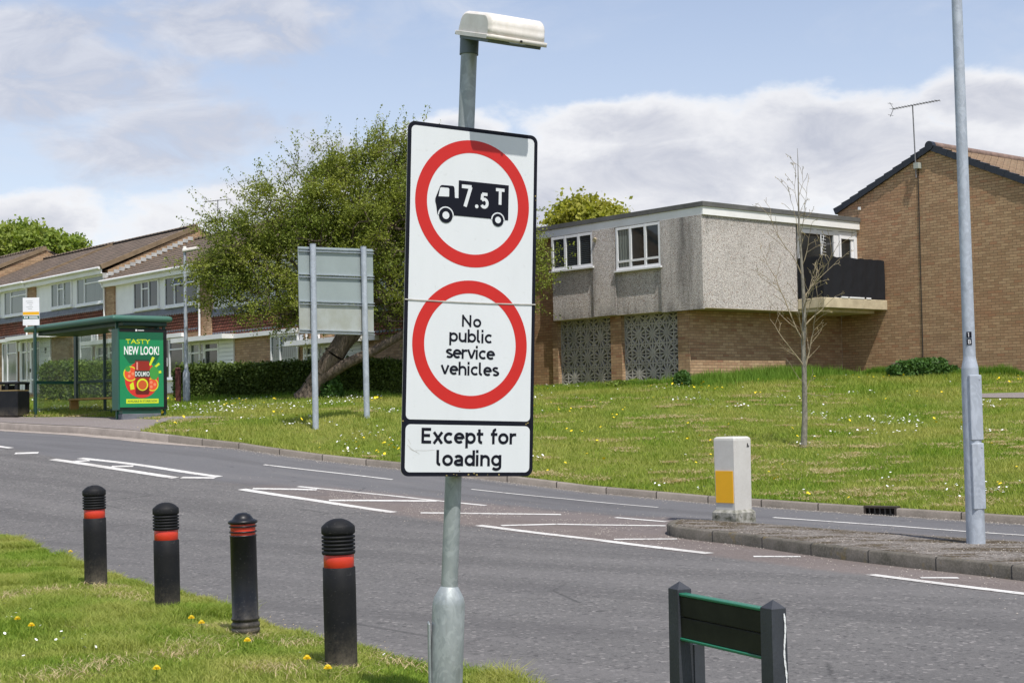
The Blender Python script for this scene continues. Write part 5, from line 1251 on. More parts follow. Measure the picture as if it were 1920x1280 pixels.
# fabric screen with slight waviness
def sheet(pts, z0, z1, nz=6):
    V, Fc = [], []; r_ = random.Random(2); n = len(pts)
    for i, p in enumerate(pts):
        for j in range(nz):
            f_ = j / (nz - 1); bl = .012 * math.sin(i * 1.9) * math.sin(math.pi * f_) + r_.uniform(-.004, .004); V.append((p[0] + bl * p[2], p[1] + bl * p[3], z0 + (z1 - z0) * f_ + (.012 * math.sin(i * 2.3) if j in (0, nz - 1) else 0)))
    return V, [(i * nz + j, (i + 1) * nz + j, (i + 1) * nz + j + 1, i * nz + j + 1) for i in range(n - 1) for j in range(nz - 1)]
m = MB(); pts = [(.0 + .86 * k / 6, sy0 + .03, 0, 1) for k in range(7)] + [(xb - .04, sy0 + .03 + (yse - sy0 - .03) * k / 18, 1, 0) for k in range(1, 19)] + [(xb - .04 - .9 * k / 5, yse, 0, 1) for k in range(1, 6)]
V, Fc = sheet(pts, zsc0, zsc1); m.idx(V, Fc, False); sc = m.build('balcony_screen', M_screen, fl); sc.modifiers.new('thick', 'SOLIDIFY').thickness = .004
m = MB(); m.tube([(0, sy0 + .06, zsc1 - .03), (xb - .07, sy0 + .06, zsc1 - .03), (xb - .07, yse - .03, zsc1 - .03), (0, yse - .03, zsc1 - .03)], .02, 8)
for yq in np.linspace(sy0 + .1, yse - .05, 5): m.tube([(xb - .075, yq, zs1), (xb - .075, yq, zsc1 - .03)], .014, 6)
m.build('railing', M_aer, fl)
m = MB(); yq = sy0 + .75
for wd in (.3, .7, .2): m.bbox(xb - .035, xb + .01, yq, yq + wd * .9, zs1 + .001, zs1 + .045, .006); yq += wd + .05
m.build('white_trim', M_white, fl)
# glazed wall behind the balcony
wx = -.10
ys = [fb.side(p_, 450, wx)[0] for p_ in (1496, 1527, 1563.5, 1605)]; zt2 = zt_ - .01; zm1 = fb.side(1545, 437, wx)[1]; zlow = zs1 + .02
ww = MB(); t_ = .055; d0, d1 = wx - .04, wx + .04
ww.box(d0, d1, ys[0], ys[0] + .05, zlow, zt2); ww.box(d0, d1, ys[3] - .09, ys[3], zlow, zt2); ww.box(d0, d1, ys[2] - .06, ys[2] + .16, zlow, zt2)
ww.box(d0, d1 - .003, ys[0] + .05, ys[2] - .06, zm1 - .05, zm1 + .06); ww.box(d0, d1 - .003, ys[0] + .05, ys[2] - .06, zt2 - .08, zt2); ww.box(d0, d1 - .003, ys[1] - .05, ys[1] + .06, zm1 + .06, zt2 - .08)
ww.box(d0, d1 - .003, ys[2] + .16, ys[3] - .09, zm1 - .02, zm1 + .07); ww.box(d0, d1 - .003, ys[2] + .16, ys[3] - .09, zt2 - .07, zt2)
ww.box(d0, d1 + .02, ys[2] + .18, ys[2] + .25, zlow, zm1 - .025); ww.box(d0, d1 + .02, ys[3] - .17, ys[3] - .1, zlow, zm1 - .025); ww.box(d0, d1 + .018, ys[2] + .25, ys[3] - .17, zm1 - .12, zm1 - .03)
gw = ww.build('glazed_door_wall', M_white, fl)
m = MB(); m.face([(wx, ys[0], zlow), (wx, ys[3], zlow), (wx, ys[3], zt2), (wx, ys[0], zt2)]); m.build('pane', M_glass, gw)
m = MB(); m.box(wx + .003, wx + .03, ys[3] - .28, ys[3] - .17, zlow, zm1 - .12); m.build('curtain', M_whitecl, gw)
# aerial standing on the balcony
yb0, zb0_ = fb.side(1540, 478, .45); ab = fb.at(.45, yb0, 0); ab.z = zs1 + ZB0; o = thing('balcony_aerial', 'small ladder-shaped aerial standing on the balcony behind the black screen', 'aerial', ab, ROTZ)
hA = fb.side(1545, 441, .45)[1] - zs1
m = MB(); m.tube([(0, 0, 0), (0, .0, hA)], .013, 6); m.build('mast', M_whitecl, o)
m = MB(); m.tube([(0, .0, hA - .62), (0, .12, hA)], .008, 5)
for k in range(8): z = hA - .62 + k * .085; m.tube([(0, -.02 - .0 * k, z + .02), (0, .20, z - .012)], .006, 5)
m.build('elements', M_whitecl, o)
m = MB(); m.tube([(0, -.05, hA - .30), (-.0, .62, hA - .17)], .006, 5); [m.tube([(0, .1 + k * .07, hA - .31 + k * .013), (0, .13 + k * .07, hA - .22 + k * .013)], .004, 4) for k in range(7)]; m.build('boom', M_aer, o)

# ---- gable-ended brick house at the right
G0 = fb.at(0, y2, 0); G0.z = ZB0; fg = Fr(G0); gh = thing('gabled_house', 'brown brick house end wall with dark verge tiles at the right', 'house', G0, ROTZ)
xa, za = fg.front(1745, 273); xe, ze_ = fg.front(1566, 395); xr_, zr2 = fg.front(1920, 335); xl0 = -OV; HD = 10.0
kl = (za - ze_) / (xa - xe); kr = (za - zr2) / (xr_ - xa); xE = xa + 6.2; zE = za - kr * 6.2; zl0 = za - kl * (xa - xl0)
m = MB(); prof = [(xl0, gb), (xE, gb), (xE, zE - .1), (xa, za - .1), (xl0, zl0 - .1)]; vs = [(x, 0, z) for x, z in prof] + [(x, HD, z) for x, z in prof]; m.idx(vs, [(0, 1, 2, 3, 4), (9, 8, 7, 6, 5), (1, 6, 7, 2), (5, 0, 4, 9)]); m.build('wall', M_brick, gh)
def gslope(m, xa_, za_, xb_, zb__, y0, y1, th):
    L = math.hypot(xb_ - xa_, zb__ - za_); n = Vector((-(zb__ - za_) / L, 0, (xb_ - xa_) / L)) * th; n = -n if n.z < 0 else n
    c = [Vector((xa_, y0, za_)), Vector((xb_, y0, zb__)), Vector((xb_, y1, zb__)), Vector((xa_, y1, za_))]; b = [p - n for p in c]
    m.face(c, [(y0, 0), (y0, L), (y1, L), (y1, 0)]); m.face(b[::-1]); [m.face([c[i], b[i], b[j], c[j]]) for i, j in ((0, 1), (1, 2), (2, 3), (3, 0))]
m = MB(); gslope(m, xe, ze_, xa, za, -.03, HD + .1, .10); m.build('roof', M_roof, gh)
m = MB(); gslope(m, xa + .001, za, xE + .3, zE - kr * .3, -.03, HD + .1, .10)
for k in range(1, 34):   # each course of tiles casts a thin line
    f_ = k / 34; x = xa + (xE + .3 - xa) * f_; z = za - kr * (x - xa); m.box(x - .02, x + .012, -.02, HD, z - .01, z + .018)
m.build('roof', mat('sun_lightened_tiles', f_tiles((.30, .20, .13), (.38, .27, .18), 4, .33)), gh)  # lighter copy of the roof tiles, sunlight put into the colour
m = MB(); m.tube([(xa, .05, za + .0), (xa, HD, za + .0)], .11, 10); m.build('ridge_tiles', plain('ridge_lichen', (.25, .17, .14), .9, .35, 5), gh)
for (p, q) in (((xe, ze_), (xa, za)), ((xE + .3, zE - kr * .3), (xa, za))):
    m = MB(); L = math.hypot(q[0] - p[0], q[1] - p[1]); n = int(L / .30); d = Vector(((q[0] - p[0]) / L, 0, (q[1] - p[1]) / L)); up = Vector((-d.z, 0, d.x)); up = up if up.z > 0 else -up
    for k in range(n):
        s0 = Vector((p[0], 0, p[1])) + d * (L * k / n); s1 = Vector((p[0], 0, p[1])) + d * (L * (k + 1.04) / n)
        a_, b_ = s0 + up * .055, s1 + up * .025; c_, d__ = s1 - up * .12, s0 - up * .13
        vs = [v + Vector((0, -.075 - .006 * (k % 2), 0)) for v in (a_, b_, c_, d__)] + [v + Vector((0, .12, 0)) for v in (a_, b_, c_, d__)]
        m.idx(vs, [(0, 1, 2, 3), (7, 6, 5, 4), (0, 4, 5, 1), (1, 5, 6, 2), (2, 6, 7, 3), (3, 7, 4, 0)])
    m.build('verge_tiles', M_verge, gh)
m = MB(); m.tube([(xa, -.10, za - .01), (xa, .06, za - .01)], .125, 18); m.build('ridge_cap', M_verge, gh)
m = MB(); m.box(xe + .12, xl0 + .75, .002, .4, zl0 - .34, zl0 - .02); m.build('eaves_box', M_lead, gh)
xq, zq = fg.front(1611, 391, -.03); m = MB(); m.box(xq - .03, xq + .04, -.05, -.001, zq - .04, zq + .04); m.build('eaves_stop', M_fascia, gh)
m = MB(); pts = []
for px, py in [(1721, 316), (1724, 420), (1726.5, 520), (1729, 610), (1731, 690)]: x, z = fg.front(px, py, -.016); pts.append((x, -.016, z))
m.tube(pts, .012, 5); m.build('cable', M_dark, gh)
xb_, zq = fg.front(1720, 311, -.08); m = MB(); m.box(xb_ - .07, xb_ + .08, -.16, -.001, zq - .08, zq + .08); m.build('aerial_bracket', M_back_lo, gh)
def gat(px, py): x, z = fg.front(px, py, -.12); return fg.at(x, -.12, z)
ba = gat(1717, 306); tp_ = gat(1711, 198); e0 = gat(1672, 205); e1 = gat(1762, 188)
yagi('television_aerial', 'long television aerial on a mast fixed to the brick gable', ba, tp_.z - ba.z, [tuple(e0 - ba), tuple(e1 - ba)], (tp_.x - ba.x, tp_.y - ba.y), n=16, el=.14)

# ------------------------------------------------------------------ bus shelter
O = P(222, 700, 32.0); gzs = float(BANK(O.x, O.y)) + .012; O.z = gzs; fs = Fr(O)
sh = thing('bus_shelter', 'green bus shelter with a lit-style advert panel at its near end', 'bus shelter', O, ROTZ); sh['label'] = 'green framed bus shelter with clear glazing and a green advert panel at its near end'
tA = fs.front(209, 700, 0)[0]; wA = fs.side(313.5, 700, 0)[0]; zA1 = fs.front(222, 614.5)[1]; zA0 = fs.front(222, 769)[1]
m = MB(); m.bbox(tA, 0, .0, wA, zA0, zA1, .015); ad = m.build('advert_panel', M_green, sh)
m = MB(); m.bbox(.0005, .012, .03, wA - .01, zA0 + .02, zA1 - .01, .003); m.build('frame', M_black, ad)
pz0, pz1 = fs.side(224.5, 763.5, .014)[1], fs.side(224.5, 622, .014)[1]; py0, py1 = fs.side(224.5, 700, .014)[0], fs.side(306.5, 700, .014)[0]
pw_, ph_ = py1 - py0, pz1 - pz0
UV = lambda u, v: (py0 + pw_ * u, pz1 - ph_ * v)
def pflat(m, uvs, e): m.face([(.014 + e, *UV(*q)) for q in uvs])
col = lambda n, c: plain(n, c, .35, .02, 3)
pgreen, pdark, pyel, pred = col('poster_green', (.008, .235, .085)), col('poster_dark_green', (.006, .11, .05)), col('poster_yellow', (.62, .72, .02)), col('poster_red', (.62, .03, .025))
m = MB(); pflat(m, [(0, 0), (0, 1), (1, 1), (1, 0)], 0); m.build('poster', pgreen, ad)
m = MB(); pflat(m, [(0.08, .30), (.22, .42), (.82, .42), (.92, .30)], .001); pflat(m, [(0, 0), (0, .10), (1, .10), (1, 0)], .001); m.build('poster_shape', pdark, ad)
def circ(cu, cv, r, n=32, e=0, sq=1): return [(cu + r * math.cos(6.2832 * k / n), cv + r * sq * math.sin(-6.2832 * k / n) * pw_ / ph_) for k in range(n)]
m = MB(); pflat(m, circ(.50, .635, .385), .002); m.build('poster_shape', pred, ad)
tom = col('poster_tomato', (.75, .09, .03))
for cc in ((.24, .555, .16), (.74, .70, .14)): m = MB(); pflat(m, circ(*cc), .003); m.build('poster_shape', tom, ad)
m = MB()
for c_, r_ in (((.24, .555), .16), ((.74, .70), .14)):
    a_, b_ = circ(*c_, r_), circ(*c_, r_ * .86)
    for k in range(32): pflat(m, [a_[k], a_[(k + 1) % 32], b_[(k + 1) % 32], b_[k]], .0035)
for st in ([(.66, .44), (.70, .45), (.80, .34), (.74, .325)], [(.74, .48), (.77, .495), (.92, .43), (.89, .405)], [(.83, .53), (.83, .56), (.95, .545), (.94, .51)], [(.22, .70), (.30, .66), (.33, .76), (.24, .77)]): pflat(m, st, .0035)
m.build('poster_shape', pyel, ad)
m = MB(); pflat(m, circ(.78, .545, .11, sq=1.3), .004); pflat(m, circ(.18, .49, .06), .004); m.build('poster_shape', col('poster_leaf', (.05, .30, .05)), ad)
m = MB(); pflat(m, [(.35, .38), (.34, .47), (.345, .60), (.36, .70), (.345, .80), (.37, .83), (.65, .83), (.675, .80), (.66, .70), (.675, .60), (.68, .47), (.66, .38)], .005); m.build('poster_jar', col('jar_red', (.28, .02, .012)), ad)
m = MB(); pflat(m, [(.345, .365), (.345, .385), (.665, .385), (.665, .365)], .006); pflat(m, [(.335, .515), (.335, .60), (.68, .60), (.68, .515)], .0065); m.build('poster_jar', col('jar_lid', (.015, .05, .035)), ad)
m = MB(); pflat(m, circ(.51, .70, .13), .006); m.build('poster_shape', pyel, ad); m = MB(); pflat(m, circ(.51, .705, .10), .007); m.build('poster_shape', col('poster_sauce', (.55, .10, .02)), ad)
m = MB(); pflat(m, [(.375, .40), (.375, .50), (.41, .505), (.41, .40)], .0062); m.build('jar_highlight', col('jar_glint', (.70, .30, .24)), ad)
m = MB(); pflat(m, [(.36, .74), (.365, .815), (.385, .83), (.64, .83), (.655, .815), (.66, .74)], .0058); m.build('jar_foot', col('jar_dark', (.12, .008, .006)), ad)
tm2 = col('poster_tomato_flesh', (.80, .25, .12))
for cc in ((.24, .555), (.74, .70)):
    for a3 in (0, 2.09, 4.19): m = MB(); pflat(m, circ(cc[0] + .055 * math.cos(a3), cc[1] - .055 * math.sin(a3) * pw_ / ph_, .034, 12), .0036); m.build('tomato_segment', tm2, ad)
MT = lambda u, v, e: Matrix.Translation((.014 + e, *UV(u, v))) @ Matrix.Rotation(rad(90), 4, 'Z')
wh = col('poster_white', (.85, .87, .85))
text_part('lettering', 'TASTY', pw_ * .56, ph_ * .062, pyel, ad, MT(.42, .125, .003), .012)
text_part('lettering', 'NEW LOOK!', pw_ * .80, ph_ * .115, wh, ad, MT(.50, .245, .004), .02)
text_part('lettering', 'DOLMIO', pw_ * .33, ph_ * .062, wh, ad, MT(.508, .557, .008), .01)
m = MB(); pflat(m, [(.14, .89), (.14, .95), (.88, .95), (.88, .89)], .002); m.build('poster_banner', pyel, ad)
text_part('lettering', 'AVAILABLE IN STORES NOW', pw_ * .68, ph_ * .026, pdark, ad, MT(.51, .92, .004), .015)
m = MB(); y_, z_ = fs.side(262, 619.2, .016); m.box(.013, .016, y_ - .10, y_ - .06, z_ - .02, z_ + .02); m.box(.013, .016, y_ - .04, y_ + .10, z_ - .008, z_ + .008); m.build('maker_plate', M_whitecl, ad)
m = MB(); m.bbox(tA + .05, -.03, .10, wA - .14, .13, zA0 + .0, .008); m.build('plinth', M_green, sh); m = MB(); m.bbox(tA + .05, -.028, .10, wA - .14, -.1, .128, .008); m.build('plinth_foot', M_lead, sh)
m = MB(); y_ = wA + .005; m.box(tA + .02, -.02, y_, y_ + .012, 1.15, 1.34); m.build('timetable_case', M_white, sh)
xL = fs.front(45, 618, -.16)[0]; zr0 = fs.front(228, 599, -.16)[1]; zr1 = fs.front(228, 588, -.16)[1]; yR = fs.side(324, 595, .10)[0]
# roof: rounded-edge slab
m = MB(); e = .05; prof = []
for (i, (cx_, cy_, a_)) in enumerate(((.12 - e, yR - e, 0), (xL + e, yR - e, 90), (xL + e, -.18 + e, 180), (.12 - e, -.18 + e, 270))): prof += arc(cx_, cy_, e, e, a_, a_ + 90, 5)
n = len(prof); cxm, cym = (xL + .12) / 2, (yR - .18) / 2; secs = [(-.03, zr0), (0, zr0 + .03), (0, zr1 - .04), (-.02, zr1 - .012), (-.06, zr1 + .005)]
vs = []
for ins, z in secs: vs += [(p[0] - math.copysign(-ins, -(p[0] - cxm)) * 1.0 if 0 else p[0] + (-ins if p[0] < cxm else ins), p[1] + (-ins if p[1] < cym else ins), z) for p in prof]
m.idx(vs, [(i * n + k, i * n + (k + 1) % n, (i + 1) * n + (k + 1) % n, (i + 1) * n + k) for i in range(len(secs) - 1) for k in range(n)], True); m.idx(vs[-n:], [tuple(range(n))]); m.idx(vs[:n], [tuple(range(n - 1, -1, -1))]); m.build('roof', M_greenroof, sh)
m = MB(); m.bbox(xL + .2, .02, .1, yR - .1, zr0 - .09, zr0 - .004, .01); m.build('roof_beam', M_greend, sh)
m = MB(); [m.lathe([(.11, 0), (.11, -.02), (.08, -.05), (.001, -.06)], 14, (x, .55, zr0 - .092)) for x in (-1.4,)]; m.build('ceiling_lamp', M_whitecl, sh)
xP = fs.front(66, 780, .03)[0]; yB = 1.20
xB0 = fs.front(143, 780, yB)[0]; xB1 = fs.front(197, 780, yB)[0]
for (x, y, r) in ((xP, .03, .035), (xB0, yB, .075), (xB1, yB, .03), (tA - .25, yB, .075), (tA + .06, .10, .03), (-.06, 1.1, .03)):
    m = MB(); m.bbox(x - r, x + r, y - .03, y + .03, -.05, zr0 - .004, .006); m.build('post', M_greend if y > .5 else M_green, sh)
zr_m = fs.front(143, 717, yB)[1]; zr_b = fs.front(143, 774, yB)[1]
for z, hh_ in ((zr_m, .035), (zr_b, .06)):
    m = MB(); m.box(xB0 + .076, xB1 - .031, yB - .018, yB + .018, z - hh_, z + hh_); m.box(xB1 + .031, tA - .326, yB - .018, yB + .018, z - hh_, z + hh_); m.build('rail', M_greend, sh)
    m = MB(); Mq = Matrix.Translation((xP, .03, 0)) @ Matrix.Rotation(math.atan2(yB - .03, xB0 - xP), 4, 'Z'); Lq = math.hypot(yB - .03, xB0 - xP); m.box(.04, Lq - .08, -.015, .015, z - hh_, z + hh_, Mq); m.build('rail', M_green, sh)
m = MB(); m.box(xB0 + .076, tA - .326, yB + .02, yB + .026, .25, zr0 - .1); m.build('glazing', M_clear, sh)
m = MB(); m.box(.04, Lq - .08, .018, .024, .25, zr0 - .1, Mq); m.build('glazing', M_clear, sh)
m = MB(); m.box(tA - .75, tA - .3, yB - .04, yB - .022, .2, zr0 - .1); m.build('timetable_board', M_greend, sh)
zs_ = fs.front(143, 747, .95)[1]; xs0 = fs.front(141, 760, .95)[0]; be = MB(); be.bbox(xs0, tA - .12, .78, 1.02, zs_ - .045, zs_, .008); bo_ = be.build('bench', M_wood, sh)
for x in (xs0 + .05, tA - .2): m = MB(); m.box(x - .04, x + .04, .80, 1.0, -.02, zs_ - .047); m.build('leg', M_wood, bo_)

# bus stop flag
fp = P(63, 700, 34.6); fp.z = float(BANK(fp.x, fp.y)); bf = thing('bus_stop_flag', 'white bus stop flag with yellow and green bands rising behind the shelter roof', 'bus stop sign', fp)
z1 = P(60, 558, 34.6).z - fp.z; z0 = P(60, 610, 34.6).z - fp.z; x0, x1 = P(43, 600, 34.6).x - fp.x, P(74, 600, 34.6).x - fp.x
m = MB(); m.tube([(.03, .05, -.1), (.03, .05, z1 - .02)], .03, 12); m.build('post', M_greend, bf)
m = MB(); m.bbox(x0, x1, -.012, .012, z0, z1, .003); pn = m.build('panel', M_white, bf); H_ = z1 - z0
m = MB(); m.face([(x0 + .004, -.0135, z1 - H_ * f) for f in (.62,)] + [(x1 - .004, -.0135, z1 - H_ * .62), (x1 - .004, -.0135, z1 - H_ * .51), (x0 + .004, -.0135, z1 - H_ * .51)]); m.build('yellow_band', M_yellow, pn)
m = MB(); m.face([(x0 + .004, -.0135, z1 - H_ * .77), (x1 - .004, -.0135, z1 - H_ * .77), (x1 - .004, -.0135, z1 - H_ * .65), (x0 + .004, -.0135, z1 - H_ * .65)]); m.build('green_band', M_green, pn)
m = MB(); [m.face([(x0 + .12 + dx, -.0135, z1 - H_ * (f + .012)), (x0 + .12 + dx + w_, -.0135, z1 - H_ * (f + .012)), (x0 + .12 + dx + w_, -.0135, z1 - H_ * f), (x0 + .12 + dx, -.0135, z1 - H_ * f)]) for f, dx, w_ in ((.12, -.05, .16), (.18, -.02, .14), (.26, .03, .07), (.33, -.04, .16), (.40, 0, .1))]; m.build('small_print', M_curtain, pn)
m = MB(); disc(m, x0 + .05, z1 - H_ * .71, .02, -.015, 14); disc(m, x0 + .10, z1 - H_ * .71, .02, -.015, 14); m.box(x0 + .15, x1 - .04, -.0145, -.0138, z1 - H_ * .70, z1 - H_ * .675); m.box(x0 + .15, x1 - .03, -.0145, -.0138, z1 - H_ * .745, z1 - H_ * .725); m.build('small_print', M_white, pn)

# litter bin
c = hit(33, 783.5, BANK, 20, 60); lb = thing('litter_bin', 'square black litter bin with open top sides at the left edge', 'litter bin', (c.x, c.y, float(BANK(c.x, c.y)) + .012), rad(-12)); hB = P(30, 715, c.y).z - lb.location.z
m = MB(); m.bbox(-.62, 0, 0, .55, .03, hB * .74, .02); m.box(-.58, -.04, .04, .5, -.03, .028); m.build('body', M_blackgl, lb)
m = MB(); m.box(-.61, -.01, .01, .54, hB * .74 + .002, hB * .77); m.build('gold_line', plain('gold', (.30, .22, .09), .5, .2), lb)
m = MB()
for x in (-.60, -.32, -.08): m.box(x, x + .07, .012, .09, hB * .77, hB * .93); m.box(x, x + .07, .46, .538, hB * .77, hB * .93)
m.bbox(-.63, .01, -.01, .56, hB * .93, hB, .02); m.build('hood', M_blackgl, lb)
m = MB(); m.box(-.5, -.2, .15, .4, hB * .77, hB * .9); m.build('inner_liner', M_dark, lb)
c = hit(317, 762, BANK, 20, 60); tp2 = thing('timber_post', 'short dark red timber gate post between the advert panel and the hedge', 'post', (c.x, c.y + 1.0, float(BANK(c.x, c.y + 1)))); m = MB(); m.bbox(-.06, .06, -.06, .06, -.1, .85, .01); frust(m, [(.065, .852), (.065, .88), (.04, .91)], Matrix.Identity(4), .01); m.build('post', plain('red_stain', (.10, .025, .018), .7, .2), tp2)
# ------------------------------------------------------------------ vegetation
rng = np.random.default_rng(11)
def leafquads(p, size, fold=0, up=.35, elong=1.5):
    """n small leaf-shaped quads at points p with random orientation"""
    n = len(p); a = rng.normal(size=(n, 3)); a[:, 2] += up * np.sign(a[:, 2] + 1e-6) * 0; a /= np.linalg.norm(a, axis=1)[:, None]
    nrm = rng.normal(size=(n, 3)); nrm[:, 2] += up * 2.5; b = np.cross(nrm, a); b /= np.linalg.norm(b, axis=1)[:, None] + 1e-9
    s = (size * (.6 + .8 * rng.random(n)))[:, None] if np.ndim(size) == 0 else (size * (.6 + .8 * rng.random(n)))[:, None]
    V = np.stack([p - a * s * elong * .5, p + b * s * .5, p + a * s * elong * .5, p - b * s * .5], 1).reshape(-1, 3); i = np.arange(n)[:, None] * 4
    return V, i + np.array([[0, 1, 2, 3]])
def in_lobes(lobes, n, shell=.0):
    vol = np.array([l[3] * l[4] * l[5] for l in lobes]); k = rng.choice(len(lobes), n, p=vol / vol.sum()); d = rng.normal(size=(n, 3)); d /= np.linalg.norm(d, axis=1)[:, None]
    r = (shell + (1 - shell) * rng.random(n)) ** (1 / 2.4); L = np.array(lobes)[k]; return L[:, :3] + d * r[:, None] * L[:, 3:], d
def tree(name, label, base, trunk, lobes, ntarget, nleaf, lsize, mleaf, mbark, r0=.25, cat='tree', group=None, spread=.16, shoots=.5, parts=('trunk', 'crown'), tip_r=.006, up=.3, jit=.12, origin=None):
    """targets inside the crown lobes are joined, nearest first, to a growing skeleton; leaves sit round the outer twigs"""
    base = Vector(base); o = thing(name, label, cat, base, 0, group); B0 = np.array(base)
    nodes = [np.array(p, float) for p in trunk]; par = [-1] + list(range(len(trunk) - 1)); fork = nodes[-1]
    T_, D_ = in_lobes(lobes, ntarget); T_ = T_[np.argsort(np.linalg.norm(T_ - fork, axis=1))]
    cand = list(range(max(1, len(nodes) - 2), len(nodes))); tips = []
    N = np.zeros((ntarget * 3 + 50, 3)); cnt = 0; idm = []
    def addc(p, i):
        nonlocal cnt; N[cnt] = p; idm.append(i); cnt += 1
    for c in cand: addc(nodes[c], c)
    for t_ in T_:
        d = np.linalg.norm(N[:cnt] - t_, axis=1); d = d + .25 * np.maximum(0, N[:cnt, 2] - t_[2]); j = int(np.argmin(d)); pi = idm[j]; p0 = N[j]; L = np.linalg.norm(t_ - p0)
        if L < .03: continue
        prev = pi; steps = max(1, int(L / .35))
        for s_ in range(1, steps + 1):
            q = p0 + (t_ - p0) * s_ / steps + (rng.normal(size=3) * jit * L / steps if s_ < steps else 0) + np.array([0, 0, -.04 * L * math.sin(math.pi * s_ / steps)])
            nodes.append(q); par.append(prev); prev = len(nodes) - 1
            if cnt < len(N): addc(q, prev)
        tips.append(prev)
    n = len(nodes); P_ = np.array(nodes); par = np.array(par); area = np.zeros(n); ch = np.zeros(n, int)
    for i in range(n): 
        if par[i] >= 0: ch[par[i]] += 1
    area[ch == 0] = tip_r ** 2
    for i in range(n - 1, 0, -1): area[i] = max(area[i], tip_r ** 2); area[par[i]] += area[i] if par[i] >= 0 else 0
    R = np.sqrt(area); R *= 1 if R[0] == 0 else 1; sc_ = r0 / R[1] if len(R) > 1 else 1; R = tip_r + (R - tip_r) * ((r0 - tip_r) / max(1e-6, R[1] - tip_r)); R[0] = R[1] * 1.35
    # tubes segment by segment
    i = np.arange(1, n); A, Bq = P_[par[i]], P_[i]; d = Bq - A; ln = np.linalg.norm(d, axis=1)[:, None]; d = d / np.maximum(ln, 1e-6)
    ref = np.where(np.abs(d[:, 2:3]) < .9, np.array([[0, 0, 1.]]), np.array([[1., 0, 0]])); u_ = np.cross(d, ref); u_ /= np.linalg.norm(u_, axis=1)[:, None]; v_ = np.cross(d, u_)
    K_ = 7; V = []; ra = np.minimum(R[par[i]], R[i] * 1.6); ra = np.where(i < len(trunk), R[par[i]], ra)
    for (C, rr) in ((A, ra), (Bq, R[i])):
        for k in range(K_): th = 2 * math.pi * k / K_; V.append(C + (u_ * math.cos(th) + v_ * math.sin(th)) * rr[:, None])
    V = np.stack(V, 1).reshape(-1, 3); ii = np.arange(n - 1)[:, None] * (2 * K_); Fc = np.concatenate([ii + [k, (k + 1) % K_, K_ + (k + 1) % K_, K_ + k] for k in range(K_)], 0)
    npmesh(parts[0], V - B0, Fc, mbark, o, True)
    if nleaf:
        outer = np.where(R < tip_r * 2.2)[0]; outer = outer[outer > len(trunk)]
        q_ = P_[outer]; wgt = (vnoise(q_[:, 0] + q_[:, 1] * .7 + 40, q_[:, 2] + q_[:, 1] * .4 + 40, .55, 77) ** 1.7 + .05); k = rng.choice(outer, nleaf, p=wgt / wgt.sum()); f_ = rng.random(nleaf)[:, None]; p = P_[par[k]] * (1 - f_) + P_[k] * f_; p = p + rng.normal(size=(nleaf, 3)) * spread * np.array([1, 1, .8])
        # young shoots standing out of the outline
        cen = np.mean([l[:3] for l in lobes], axis=0); tp = np.array(tips); dist = P_[tp] - cen; far_ = np.linalg.norm(dist / np.array([3.4, 2, 2.4]), axis=1); sel = tp[far_ > np.quantile(far_, 1 - shoots * .35)]; extra = []; sv = []; sf = []
        for s_ in sel:
            dr = P_[s_] - cen; dr /= np.linalg.norm(dr); dr = dr + rng.normal(size=3) * .45 + np.array([0, 0, .35]); dr /= np.linalg.norm(dr); L = rng.uniform(.2, .75) * shoots; m_ = int(L * 34) + 3
            f_ = rng.random(m_)[:, None]; extra.append(P_[s_] + dr * L * f_ + rng.normal(size=(m_, 3)) * .035)
            e_ = P_[s_] + dr * L; w_ = np.cross(dr, [0, 1, 0]); w_ = w_ / (np.linalg.norm(w_) + 1e-9) * .005; sv += [P_[s_] - w_, P_[s_] + w_, e_]; 
        if extra: p = np.concatenate([p] + extra)
        V, Fc = leafquads(p, lsize, up=up); npmesh(parts[1], V - B0, Fc, mleaf, o)
        if sv: sv = np.array(sv); npmesh('shoots', sv - B0, np.arange(len(sv)).reshape(-1, 3), mbark, o)
    return o, P_
def lobe(px, py, rx, rz, D, ry=None): c = P(px, py, D); k = D / F; return (c.x, c.y, c.z, rx * k, ry if ry else rx * k * .8, rz * k)
TD = 36.3
tb = P(578, 748, TD); tb.z = float(BANK(tb.x, tb.y)) - .05
trunk = [tb, P(588, 722, TD), P(604, 698, TD - .1), P(628, 664, TD - .2), P(654, 622, TD - .2)]
# the leaning tree: two heavy stems side by side
lob = [lobe(700, 400, 150, 135, TD), lobe(560, 400, 120, 95, TD - .3), lobe(470, 450, 95, 85, TD - .3), lobe(430, 530, 85, 65, TD - .2), lobe(520, 540, 110, 85, TD - .5), lobe(640, 510, 150, 110, TD), lobe(760, 470, 150, 150, TD), lobe(870, 450, 120, 140, TD + .2), lobe(950, 500, 88, 100, TD + .2), lobe(740, 300, 90, 70, TD), lobe(600, 320, 70, 50, TD), lobe(408, 515, 58, 48, TD - .1)]
tree('leaning_tree', 'broad small-leaved tree with a strongly leaning gnarled trunk behind the two-post sign', tb, trunk, lob, 3200, 200000, .034, M_haw, M_bark, r0=.24, spread=.13, shoots=1.3, tip_r=.007)
